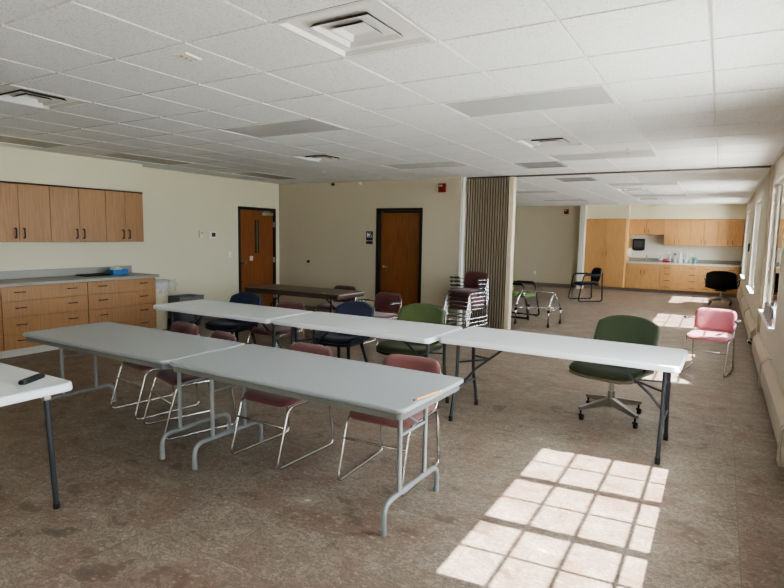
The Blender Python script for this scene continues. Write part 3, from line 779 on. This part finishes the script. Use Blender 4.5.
whiteb = mat('white_bottle', srgb(228, 230, 226), .4)
bottle('spray_bottle', (-.82, 15.80, CT), SB, M['clear'], 'clear spray bottle on far counter, leftmost in the bottle row', spray=True, capm=M['ivory'])
bottle('spray_bottle', (-.58, 15.84, CT), [(r_, z_ * 1.15) for r_, z_ in SB], M['clear'], 'clear spray bottle with white trigger behind the red item on far counter', spray=True)
bottle('spray_bottle', (-.42, 15.76, CT), SB, M['clear'], 'clear spray bottle with dark trigger, middle of the bottle row', spray=True, capm=M['black'])
bottle('cleaner_bottle', (-.28, 15.82, CT), JB, whiteb, 'tall white cleaner bottle, middle of the far counter row')
bottle('cleaner_bottle', (-.13, 15.75, CT), [(r_ * .85, z_ * .95) for r_, z_ in JB], M['clear'], 'clear jug right of the tall white bottle on far counter')
bottle('spray_bottle', (-.0, 15.84, CT), SB, whiteb, 'white spray bottle near right end of the bottle row', spray=True)
bottle('cleaner_bottle', (.09, 15.74, CT), [(r_ * .9, z_ * .7) for r_, z_ in JB], M['teal'], 'short teal bottle at right end of the bottle row')
t = thing('red_dish', 'small red dish on the far counter in front of the bottles', 'dish', (-.66, 15.62, CT))
f = B(); lathe(f, [(0, .004), (.09, .004), (.14, .06), (.134, .06), (.086, .012), (0, .012)], sides=18, cap=False); obj('dish_body', f, M['redp'], t, smooth=True, ang=40)
f = B(); tube(f, [(-.14, 0, .055), (-.19, 0, .05)], [.012, .009], 6); obj('dish_handle', f, M['redp'], t)

# ------------------------------------------------------------------ baseboard heater and sill
hs = [(-2.0, 1.9), (1.93, 4.28), (4.31, 6.2), (6.62, 9.3), (9.33, 12.0), (12.03, 14.6)]
hl = ['beige baseboard heater section nearest the camera along the window wall', 'beige baseboard heater section with end cap, second from camera', 'beige baseboard heater section just before the partition channel', 'beige baseboard heater section in far room, first beyond the partition channel', 'beige baseboard heater section in middle of the far room wall', 'beige baseboard heater section at the far cabinets']
for (a, b_), lab in zip(hs, hl):
    t = thing('baseboard_heater', lab, 'heater', (WR, (a + b_) / 2, 0), 0, 'baseboard heaters under the windows'); h = (b_ - a) / 2
    prof = [(-.001, .06), (-.001, .36), (-.03, .365), (-.082, .30), (-.085, .17), (-.075, .10), (-.068, .10), (-.078, .17), (-.076, .296), (-.03, .355), (-.008, .352), (-.008, .06)]
    f = B(); ra = [f.verts.new((x_, -h + .05, z_)) for x_, z_ in prof]; rb = [f.verts.new((x_, h - .05, z_)) for x_, z_ in prof]
    for k in range(len(prof)): f.faces.new((ra[k], ra[(k + 1) % len(prof)], rb[(k + 1) % len(prof)], rb[k]))
    f.faces.new(ra); f.faces.new(rb); obj('cover', f, M['heater'], t)
    f = B(); tube(f, [(-.04, -h + .05, .2), (-.04, h - .05, .2)], .014, 8); 
    obj('fin_pipe', f, M['duct'], t)
    for s in (-1, 1):
        f = B(); o_ = [(-.001, .05), (-.001, .37), (-.033, .372), (-.09, .305), (-.092, .05)]
        y0, y1 = (-h, -h + .055) if s < 0 else (h - .055, h)
        ra = [f.verts.new((x_, y0, z_)) for x_, z_ in o_]; rb = [f.verts.new((x_, y1, z_)) for x_, z_ in o_]
        for k in range(5): f.faces.new((ra[k], ra[(k + 1) % 5], rb[(k + 1) % 5], rb[k]))
        f.faces.new(ra); f.faces.new(rb); obj('end_cap', f, M['heater'], t)
t = thing('heater_pipe', 'dark heating pipe bridging two baseboard heaters at the partition channel', 'pipe', (WR - .05, 6.4, .2))
f = B(); tube(f, [(0, -.2, 0), (-.06, -.12, 0), (-.06, .12, 0), (0, .22, 0)], .018, 8, r=.05); obj('pipe_run', f, M['duct'], t)
f = B(); tube(f, [(-.06, -.06, 0), (-.06, .06, 0)], .026, 10); obj('pipe_coupling', f, M['nickel'], t)
t = thing('crumpled_bag', 'crumpled grey plastic bag with black tip lying on the window sill', 'bag', (WR + .03, 5.0, SILL + .001))
f = B(); random.seed(3); nx, ny = 10, 34
grid = []
for j in range(ny + 1):
    row = []
    for i in range(nx + 1):
        u, v = i / nx, j / ny
        e = min(1, 5 * min(u, 1 - u)) * min(1, 6 * min(v, 1 - v))
        row.append(f.verts.new((-.055 + .045 * u + .006 * math.sin(v * 30), -.7 + 1.45 * v, .003 + e * (.09 + .06 * abs(math.sin(v * 17 + u * 6)) + random.uniform(-.02, .03)))))
    grid.append(row)
for j in range(ny):
    for i in range(nx): f.faces.new((grid[j][i], grid[j][i + 1], grid[j + 1][i + 1], grid[j + 1][i]))
obj('bag_film', f, M['bag_dark'], t)
f = B(); tube(f, [(.0, .62, .05), (-.01, .85, .07), (-.02, 1.0, .10)], [.03, .02, .01], 7); obj('bag_tip', f, M['black'], t)
t = thing('wall_control', 'small dark control box on wall between the two far windows', 'thermostat', (WR, 11.7, 1.45))
f = B(); box(f, -.035, -.001, -.06, .06, -.09, .09, bev=.006); obj('cover', f, mat('dark_grey_box', srgb(70, 70, 70), .5), t)
f = B(); box(f, -.038, -.0355, -.04, .04, 0, .05); obj('display', f, M['black'], t)

# ------------------------------------------------------------------ tables
def tabletop(w, d, layers):
    f = B(); ol = []
    for ins, z in layers: ol.append((rrect(-w / 2 + ins, w / 2 - ins, -d / 2 + ins, d / 2 - ins, max(.006, .05 - ins)), z))
    return slab(f, ol)
TH = .737
def gray_table(loc, rz, label, w=1.82, d=.762):
    t = thing('folding_table', label, 'table', loc, rz, 'grey folding tables')
    f = tabletop(w, d, [(.012, TH - .028), (.002, TH - .02), (0, TH - .012), (.002, TH - .004), (.008, TH)]); obj('tabletop', f, M['gray_top'], t)
    f = B(); ol = rrect(-w / 2 + .02, w / 2 - .02, -d / 2 + .02, d / 2 - .02, .04); il = rrect(-w / 2 + .04, w / 2 - .04, -d / 2 + .04, d / 2 - .04, .03)
    a = [[f.verts.new((x_, y_, z_)) for x_, y_ in o_] for o_, z_ in ((ol, TH - .0285), (ol, TH - .065), (il, TH - .065), (il, TH - .0285))]
    nn = len(ol)
    for p, q in zip(a, a[1:] + a[:1]):
        for k in range(nn): f.faces.new((p[k], p[(k + 1) % nn], q[(k + 1) % nn], q[k]))
    obj('apron', f, M['gray_edge'], t)
    for s in (-1, 1):
        x_ = s * (w / 2 - .155)
        f = B(); tube(f, [(x_, -.295, .006), (x_, -.295, .17), (x_, .325, .17), (x_, .325, .006)], .016, 10, r=.11, n=7)
        for yy in (-.14, .155): tube(f, [(x_, yy, .17), (x_, yy, TH - .03)], .0145, 10)
        lg = obj('leg_frame', f, M['gray_steel'], t, smooth=True, ang=50)
        for yy in (-.295, .325): f = B(); tube(f, [(x_, yy, 0.001), (x_, yy, .035)], .019, 10); obj('foot_cap', f, M['gray_steel'], lg)
        f = B(); tube(f, [(x_, 0.16, .50), (x_ - s * .02, .10, .50), (x_ - s * .36, .03, TH - .04)], .010, 6); tube(f, [(x_, .155, .5), (x_, -.14, .5)], .009, 6); obj('brace', f, M['gray_steel'], t)
    return t
g2t = gray_table((-1.474, .012, 0), -1, 'grey laminate folding table in front, with a pencil on its right end')
g1t = gray_table((-3.315, .018, 0), 0, 'grey laminate folding table at left, nearest the oak drawers')

def white_table(loc, rz, label, w=1.83, d=.745, leg=None):
    t = thing('folding_table', label, 'table', loc, rz, 'white plastic folding tables')
    f = tabletop(w, d, [(.02, TH - .05), (.004, TH - .046), (0, TH - .036), (.002, TH - .008), (.01, TH)]); obj('tabletop', f, M['white_top'], t)
    for s in (-1, 1):
        x_ = s * (w / 2 - .11); f = B()
        for q in (-1, 1):
            tube(f, [(x_, q * .17, TH - .051), (x_, q * .18, .34), (x_, q * .25, .16), (x_, q * .28, .012)], .0155, 10, r=.09, n=6)
        tube(f, [(x_, -.205, .27), (x_, .205, .27)], .012, 8); tube(f, [(x_, -.172, .66), (x_, .172, .66)], .012, 8)
        lg = obj('leg_frame', f, leg or M['dark_steel'], t, smooth=True, ang=50)
        for q in (-1, 1): f = B(); tube(f, [(x_, q * .28, .001), (x_, q * .279, .05)], .019, 10); obj('foot_cap', f, M['black'], lg)
        f = B(); tube(f, [(x_, 0, .30), (x_ - s * .10, 0, .42), (x_ - s * .42, 0, TH - .052)], .011, 8); tube(f, [(x_, 0, .27), (x_, 0, .32)], .011, 8)
        tube(f, [(x_, 0.17, .5), (x_ - s * .2, 0.03, .52)], .008, 6); tube(f, [(x_, -0.17, .5), (x_ - s * .2, -.03, .52)], .008, 6)
        obj('brace', f, leg or M['dark_steel'], t)
    return t
white_table((-.372, 1.853, 0), -1, 'white plastic folding table at right end of the row, before the dark green swivel chair', 1.85, .73)
white_table((-2.205, 1.765, 0), 0, 'white plastic folding table in the middle of the back row', 1.76, .75)
white_table((-4.02, 1.755, 0), 0, 'white plastic folding table at left end of the back row, nearest the bins', 1.82, .74)

t = thing('card_table', 'square white folding table at lower left with a black remote on it', 'table', (-2.85, -1.43, 0), 0)
f = tabletop(.94, .94, [(.02, TH - .05), (.004, TH - .046), (0, TH - .036), (.002, TH - .008), (.01, TH)]); obj('tabletop', f, M['white_top'], t)
for sx in (-1, 1):
    for sy in (-1, 1):
        f = B(); tube(f, [(sx * .36, sy * .36, TH - .05), (sx * .385, sy * .375, .012)], .0155, 10)
        lg = obj('leg', f, M['dark_steel'], t, smooth=True, ang=50)
        f = B(); tube(f, [(sx * .385, sy * .375, .001), (sx * .385, sy * .375, .03)], .018, 10); obj('foot_cap', f, M['black'], lg)
        f = B(); tube(f, [(sx * .362, sy * .362, .60), (sx * .28, sy * .36, TH - .055)], .009, 8); box(f, sx * .36 - .02, sx * .36 + .02, sy * .36 - .02, sy * .36 + .02, .64, TH - .051, bev=.006); obj('hinge_bracket', f, M['nickel'], lg)
t = thing('remote_control', 'black remote control lying on the square white table at lower left', 'remote control', (-2.59, -1.09, TH + .001), 118)
f = B(); slab(f, [(rrect(-.085, .085, -.02, .02, .012), 0), (rrect(-.09, .09, -.024, .024, .016), .008), (rrect(-.085, .085, -.02, .02, .014), .022)]); obj('remote_body', f, M['black'], t)
f = B()
for k in range(5):
    for q in (-1, 0, 1): box(f, -.07 + k * .022, -.058 + k * .022, q * .011 - .003, q * .011 + .003, .0222, .0235)
obj('button', f, mat('grey_buttons', srgb(70, 70, 72), .5), t)
t = thing('pencil', 'yellow pencil lying on right end of the front grey table', 'pencil', (-.575, -.085, TH + .0065), 80)
f = B(); tube(f, [(-.115, 0, 0), (.095, 0, 0)], .006, 6); obj('shaft', f, M['pencil'], t)
f = B(); tube(f, [(.0955, 0, 0), (.122, 0, 0)], [.006, .001], 6); obj('tip', f, M['ivory'], t)
f = B(); tube(f, [(-.135, 0, 0), (-.1155, 0, 0)], .006, 8); obj('eraser', f, M['rose'], t)

t = thing('folding_table', 'dark brown folding table with pale edge strip before the plain wall and wooden door', 'table', (-4.79, 3.945, 0), 0)
f = tabletop(1.85, .72, [(.002, TH - .022), (0, TH - .018), (0, TH - .003), (.002, TH)]); obj('tabletop', f, M['walnut'], t)
f = B(); box(f, -.90, .90, -.335, -.315, TH - .075, TH - .0225); box(f, -.90, .90, .315, .335, TH - .075, TH - .0225); box(f, -.90, -.88, -.315, .315, TH - .075, TH - .0225); box(f, .88, .90, -.315, .315, TH - .075, TH - .0225); obj('apron', f, M['walnut'], t)
f = B(); box(f, .9255, .928, -.33, .33, TH - .02, TH - .002); eb = obj('edge_band', f, mat('pale_edge', srgb(150, 136, 118), .4), t); eb['label'] = 'pale edge strip'  # pale strip along the right end of the tabletop
for s in (-1, 1):
    x_ = s * .72; f = B()
    for q in (-1, 1): tube(f, [(x_, q * .24, TH - .03), (x_, q * .24, .25), (x_, q * .29, .008)], .014, 8, r=.05)
    tube(f, [(x_, -.24, .22), (x_, .24, .22)], .011, 8); obj('leg_frame', f, M['black_steel'], t)
    f = B(); tube(f, [(x_, 0, .22), (x_ - s * .06, 0, .45), (x_ - s * .38, 0, TH - .03)], .010, 8); obj('brace', f, M['black_steel'], t)

# ------------------------------------------------------------------ chairs
def sled_chair(m, label, loc, rz, group, arms=False, name='sled_chair'):
    t = thing(name, label, 'chair', loc, rz, group)
    def sf(x_, y_, z_):
        k = max(0, (-y_ - .12) / .12)
        return (x_, y_ - .01, .418 + z_ - .03 * k * k - .010 * (1 - (x_ / .24) ** 2) * (1 - (y_ / .24) ** 2))
    obj('seat', cushion(.475, .47, .045, .09, .006, f=sf), m, t, smooth=True)
    def bf(x_, y_, z_):
        # pad: y_ is height, z_ is thickness
        yy = .262 - z_ + .045 * (1 - (abs(x_) / .23) ** 2) + .20 * (y_)
        return (x_, yy, .605 + y_)
    obj('backrest', cushion(.455, .27, .045, .075, .004, f=bf), m, t, smooth=True)
    for s in (-1, 1):
        x_ = s * .225
        f = B(); tube(f, [(x_, -.335, .009), (x_, .275, .009), (x_, .215, .412), (x_, -.215, .412)], .009, 8, r=.055, closed=True, n=6)
        obj('sled_leg', f, M['chrome'], t, smooth=True)
        f = B(); tube(f, [(x_ * .97, .12, .410), (x_ * .97, .205, .41), (x_ * 1.0, .275, .60), (x_ * .9, .295, .67)], .009, 8, r=.04); obj('back_upright', f, M['chrome'], t, smooth=True)
        if arms:
            f = B(); tube(f, [(x_ * 1.0, .262, .60), (x_ * 1.16, .22, .615), (x_ * 1.2, .12, .62), (x_ * 1.2, -.08, .63)], .0075, 8, r=.04); ar = obj('arm_bar', f, M['chrome'], t, smooth=True)
            f = B(); slab(f, [(rrect(-.02, .02, -.12, .12, .018), 0), (rrect(-.024, .024, -.125, .125, .022), .008), (rrect(-.018, .018, -.12, .12, .017), .02)]); xf(f, Matrix.Translation((x_ * 1.2, .02, .632)) @ Matrix.Rotation(R(-3), 4, 'X')); obj('arm_pad', f, M['black'], ar, smooth=True)
    f = B(); tube(f, [(-.225, -.263, .28), (.225, -.263, .28)], .0075, 8); obj('crossbar', f, M['chrome'], t, smooth=True)
    f = B(); tube(f, [(-.225, .14, .406), (.225, .14, .406)], .0065, 8); obj('crossbar', f, M['chrome'], t, smooth=True)
    return t
ca = sled_chair(M['maroon'], 'maroon sled base chair tucked behind the left grey table, leftmost of four', (-3.585, .46, 0), -9, 'sled chairs behind the grey tables')
cbb = dup(ca, (-2.95, .32, 0), -17, 'maroon sled base chair where the two grey tables meet, second from left', 'sled chairs behind the grey tables')
cc = dup(ca, (-1.955, .335, 0), -2, 'rose sled base chair tucked behind the middle of the front grey table', 'sled chairs behind the grey tables')
cd = dup(ca, (-1.09, .42, 0), 3, 'rose sled base chair at right end of the front grey table, by the pencil', 'sled chairs behind the grey tables')
for c_ in (cc, cd): recolour(c_, ('seat', 'backrest'), M['rose'])
cm = dup(ca, (-3.83, 2.29, 0), 0, 'maroon sled base chair behind the white tables, between the two navy chairs'); del cm['group']
cb2 = dup(ca, (-4.58, 4.50, 0), 0, 'maroon chair behind the dark brown table, its back just showing above the tabletop'); del cb2['group']
p0 = sled_chair(M['maroon'], 'maroon armchair with black arm pads between brown table and moss green chair', (-3.46, 4.0, 0), -4, None, True, 'sled_armchair')
pk = dup(p0, (.685, 5.05, 0), -9, 'pink armchair with chrome sled legs alone in front of the windows'); recolour(pk, ('seat', 'backrest'), M['pink'])
GS = 'stacked maroon armchairs'
sl = ['maroon armchair at the bottom of the stack by the partition', 'maroon armchair second from bottom of the stack by the partition', 'maroon armchair in the middle of the stack by the partition', 'maroon armchair second from top of the stack by the partition', 'maroon armchair on top of the stack by the partition']
for k in range(5):
    dup(p0, (-2.845 + .004 * k, 5.84 - .024 * k, .066 * k), -13, sl[k], GS)

def shell_bm(prof, wid, wrap, lift, thick=.028, nu=14, nv=26):
    """one-piece seat shell; prof: list (y,z) along centre line from front lip to back top; wid: half widths at the same knots"""
    def lerp(tab, v):
        n_ = len(tab) - 1; x_ = v * n_; i = min(int(x_), n_ - 1); u = x_ - i
        g = lambda q: tab[max(0, min(n_, q))]
        def cr(a, b, c, d_): return .5 * ((2 * b) + (-a + c) * u + (2 * a - 5 * b + 4 * c - d_) * u * u + (-a + 3 * b - 3 * c + d_) * u ** 3)
        A_, B_, C_, D_ = g(i - 1), g(i), g(i + 1), g(i + 2)
        if isinstance(A_, tuple): return tuple(cr(a, b, c, d_) for a, b, c, d_ in zip(A_, B_, C_, D_))
        return cr(A_, B_, C_, D_)
    f = B(); rows = []
    for j in range(nv + 1):
        v = j / nv; row = []
        for i in range(nu + 1):
            u = -1 + 2 * i / nu
            # rounded corners at both ends
            vv = v
            e0 = abs(u) ** 3.2
            vv = v + (.07 * e0 if v < .5 else -.075 * e0) * abs(2 * v - 1) ** 1.5
            y_, z_ = lerp(prof, vv); w_ = lerp(wid, vv)
            wr, lf_ = lerp(wrap, vv), lerp(lift, vv)
            row.append(f.verts.new((u * w_, y_ - wr * u * u, z_ + lf_ * u * u)))
        rows.append(row)
    for j in range(nv):
        for i in range(nu): f.faces.new((rows[j][i], rows[j][i + 1], rows[j + 1][i + 1], rows[j + 1][i]))
    bmesh.ops.recalc_face_normals(f, faces=f.faces)
    return f
PROF0 = [(-.27, .415), (-.24, .44), (-.14, .435), (0, .42), (.12, .41), (.205, .44), (.255, .53), (.29, .66), (.325, .78), (.345, .86)]
WID = [.25, .265, .28, .285, .285, .28, .275, .27, .262, .24]
WRAP = [0, 0, 0, 0, .02, .05, .075, .075, .06, .05]
LIFT = [0, .01, .03, .045, .05, .03, 0, 0, -.01, -.02]
def shell_chair(m, label, loc, rz, base, group=None, arms=False, outer=None, sc=1, name='shell_chair', zk=1, spin=45):
    t = thing(name, label, 'chair', loc, rz, group)
    PROF = [(a, b_ if b_ < .46 else .44 + (b_ - .44) * zk) for a, b_ in PROF0]
    f = shell_bm([(a * sc, b_) for a, b_ in PROF], [w * sc for w in WID], WRAP, LIFT)
    r_ = bmesh.ops.solidify(f, geom=list(f.faces), thickness=.03)
    obj('upholstery', f, m, t, smooth=True)
    f = shell_bm([(a * sc * 1.01 + (.02 if b_ > .5 else .0), b_ - (.024 if b_ < .5 else 0)) for a, b_ in PROF], [w * sc * 1.012 for w in WID], WRAP, LIFT)
    bmesh.ops.solidify(f, geom=list(f.faces), thickness=.012)
    obj('outer_shell', f, outer or M['shell_black'], t, smooth=True)
    if base == 'legs':
        for sx in (-1, 1):
            for sy in (-1, 1):
                f = B(); tube(f, [(sx * .15, sy * .13, .395), (sx * .215, sy * .215 + .02, .004)], [.021, .011], 8); obj('leg', f, M['black_steel'], t, smooth=True)
        f = B(); box(f, -.17, .17, -.15, .17, .375, .392, bev=.004); obj('seat_plate', f, M['black_steel'], t)
    else:
        f = B(); box(f, -.12, .12, -.12, .14, .345, .385, bev=.01); tube(f, [(.06, 0, .36), (.2, .02, .355)], .007, 6); obj('tilt_mechanism', f, M['black'], t)
        f = B(); tube(f, [(0, 0, .10), (0, 0, .25)], .03, 14); tube(f, [(0, 0, .2499), (0, 0, .346)], .018, 12); obj('pedestal', f, M['steel'], t, smooth=True, ang=40)
        for k in range(4):
            a = R(spin + 90 * k); ca_, sa_ = math.cos(a), math.sin(a)
            f = B()
            # flat tapering arm
            pts_ = [(.02, .022, .19, .12), (.33, .016, .125, .10)]
            rr_ = []
            for d_, hw, zt, zb in pts_:
                rr_.append([f.verts.new((d_ * ca_ - s * hw * sa_, d_ * sa_ + s * hw * ca_, z_)) for s, z_ in ((-1, zb), (1, zb), (1, zt), (-1, zt))])
            for q in range(4): f.faces.new((rr_[0][q], rr_[0][(q + 1) % 4], rr_[1][(q + 1) % 4], rr_[1][q]))
            f.faces.new(rr_[0]); f.faces.new(rr_[1])
            ba = obj('base_arm', f, M['steel'], t)
            cx, cy = .31 * ca_, .31 * sa_
            f = B(); tube(f, [(cx, cy, .10), (cx, cy, .06)], .008, 8)
            tube(f, [(cx - .012, cy + .02, .028), (cx + .012, cy + .02, .028)], .027, 14); tube(f, [(cx - .02, cy + .005, .05), (cx + .02, cy + .005, .05)], .010, 8)
            obj('caster', f, M['black'], ba, smooth=True, ang=40)
    if arms:
        for s in (-1, 1):
            x_ = s * .275 * sc
            f = B(); tube(f, [(x_ * .95, .20, .55), (x_ * 1.12, .16, .655), (x_ * 1.14, -.08, .655), (x_ * 1.08, -.12, .50), (x_ * .92, -.02, .455)], .013, 8, r=.05); obj('armrest', f, M['black'], t, smooth=True)
    return t
GN = 'navy shell chairs behind the white tables'
n1 = shell_chair(M['navy'], 'navy shell chair on black tapered legs behind the left white table', (-4.47, 2.22, 0), 6, 'legs', GN, sc=.92, zk=.9)
dup(n1, (-2.84, 2.29, 0), 2, 'navy shell chair on black tapered legs behind the middle white table', GN)
shell_chair(M['green'], 'moss green upholstered shell chair behind the middle white table', (-1.97, 2.27, 0), 4, 'swivel', None, False, name='swivel_chair')
shell_chair(M['green_dark'], 'dark green swivel chair on four star chrome base at the right white table', (-.03, 2.46, 0), -13, 'swivel', None, True, M['rim'], 1.05, 'swivel_chair', 1.06, 61)
shell_chair(M['black_vinyl'], 'black swivel shell chair near the far counter and windows', (.80, 13.2, 0), 176, 'swivel', None, True, M['black_vinyl'], 1.2, 'swivel_chair')

def guest_chair(m, frame, label, loc, rz, name='guest_chair', back_h=.36):
    t = thing(name, label, 'chair', loc, rz)
    def sf(x_, y_, z_): return (x_, y_, .415 + z_ - .02 * max(0, (-y_ - .1) / .14) ** 2)
    obj('seat', cushion(.50, .50, .06, .08, .012, f=sf), m, t, smooth=True)
    def bf(x_, y_, z_): return (x_, .265 - z_ + .05 * (1 - (abs(x_) / .23) ** 2) + .16 * y_, .665 + y_)
    obj('backrest', cushion(.46, back_h, .06, .13, .006, f=bf), m, t, smooth=True)
    for s in (-1, 1):
        x_ = s * .285
        f = B(); tube(f, [(x_, .27, .67), (x_, -.21, .665), (x_, -.33, .014), (x_, .30, .014), (x_, .27, .66), (x_ * .8, .31, .72)], .017, 8, r=.07, n=6)
        obj('sled_frame', f, frame, t, smooth=True)
        f = B(); slab(f, [(rrect(-.02, .02, -.17, .17, .018), .0), (rrect(-.024, .024, -.175, .175, .02), .01), (rrect(-.018, .018, -.17, .17, .016), .02)]); xf(f, Matrix.Translation((x_, .0, .678))); obj('arm_pad', f, M['black'], t, smooth=True)
    f = B(); tube(f, [(-.285, -.245, .405), (.285, -.245, .405)], .011, 8); tube(f, [(-.285, .19, .405), (.285, .19, .405)], .011, 8); obj('crossbar', f, frame, t)
    return t
guest_chair(M['navy_black'], M['black_steel'], 'black guest chair with sled frame in front of the tall far cabinet', (-2.18, 12.0, 0), -53)
guest_chair(M['lime'], M['black_steel'], 'leaf green armchair half hidden behind the folded partition', (-2.72, 8.2, 0), 84, 'armchair', .42)

# chrome wheeled frames behind the partition
def chrome_frame(loc, rz, label):
    t = thing('wheeled_frame', label, 'metal frame', loc, rz)
    W, D = .31, .30
    for s in (-1, 1):
        f = B(); tube(f, [(s * W, -D, .30), (s * W, -D * .8, .48), (s * W * .96, -.02, .60)], .016, 8, r=.16, n=7); obj('hoop', f, M['white'] if False else M['chrome'], t, smooth=True)
        f = B(); tube(f, [(s * W * .96, -.02, .60), (s * W * 1.05, D * .9, .30)], .009, 6); tube(f, [(s * W, -D, .29), (s * W, D, .29)], .012, 8); obj('side_rail', f, M['chrome'], t, smooth=True)
        for q in (-1, 1):
            f = B(); tube(f, [(s * W, q * D, .33), (s * W, q * D, .075)], .012, 8); lg = obj('leg', f, M['chrome'], t, smooth=True)
            f = B(); tube(f, [(s * W - .012, q * D, .034), (s * W + .012, q * D, .034)], .032, 14); tube(f, [(s * W, q * D, .05), (s * W, q * D, .085)], .014, 8); obj('caster', f, M['black'], lg, smooth=True, ang=40)
            f = B(); box(f, s * W - .022, s * W + .022, q * D - .022, q * D + .022, .265, .315, bev=.008); obj('clamp', f, M['black'], lg)
    f = B(); tube(f, [(-W * .96, -.02, .60), (W * .96, -.02, .60)], .010, 8); obj('top_rail', f, M['chrome'], t, smooth=True)
    f = B(); tube(f, [(-W, -D, .3), (W, D, .3)], .007, 8); tube(f, [(W, -D, .31), (-W, D, .31)], .007, 8); tube(f, [(-W, -D, .15), (-W, D, .15)], .007, 8); tube(f, [(-W, D, .14), (0, .05, .12), (W, -D, .14)], .006, 6); obj('cross_brace', f, M['chrome'], t, smooth=True)
    return t
fr = chrome_frame((-2.09, 7.38, 0), -6, 'chrome wheeled frame with black clamps just right of the folded partition')
dup(fr, (-3.0, 7.15, 0), 8, 'chrome wheeled frame mostly hidden behind the folded partition')

# ------------------------------------------------------------------ light and camera
w = bpy.data.worlds.new('sky'); SC.world = w; w.use_nodes = True
nt = w.node_tree; nt.nodes.clear()
o = nt.nodes.new('ShaderNodeOutputWorld'); bg = nt.nodes.new('ShaderNodeBackground'); bg.inputs['Color'].default_value = (.80, .91, 1.0, 1); bg.inputs['Strength'].default_value = 29.0
nt.links.new(bg.outputs[0], o.inputs['Surface'])
s = bpy.data.lights.new('sun', 'SUN'); s.energy = 62; s.angle = R(.53); s.color = (1, .97, .91)
so = bpy.data.objects.new('sun', s); COL.objects.link(so)
so.rotation_euler = Vector((-1, -.10, -.99)).to_track_quat('-Z', 'Y').to_euler()

F_, yaw, pitch, roll = 555.17, .53215, .10694, .01732
cy, sy, cp, sp = math.cos(yaw), math.sin(yaw), math.cos(pitch), math.sin(pitch)
fw = Vector((-sy * cp, cy * cp, -sp)); r0 = Vector((cy, sy, 0)); u0 = r0.cross(fw)
rt = r0 * math.cos(roll) + u0 * math.sin(roll); up = rt.cross(fw)
cam = bpy.data.cameras.new('camera'); co = bpy.data.objects.new('camera', cam); COL.objects.link(co)
mw = Matrix((rt, up, -fw)).transposed().to_4x4(); mw.translation = Vector((.7251, -2.7092, 1.6)); co.matrix_world = mw
cam.sensor_width = 36; cam.lens = F_ * 36 / 784; cam.clip_start = .05; cam.clip_end = 200
SC.camera = co
SC.view_settings.view_transform = 'AgX'
SC.view_settings.look = 'AgX - Medium High Contrast'
SC.view_settings.exposure = 0.22
SC.cycles.use_denoising = True
SC.cycles.max_bounces = 10; SC.cycles.diffuse_bounces = 6; SC.cycles.sample_clamp_indirect = 8
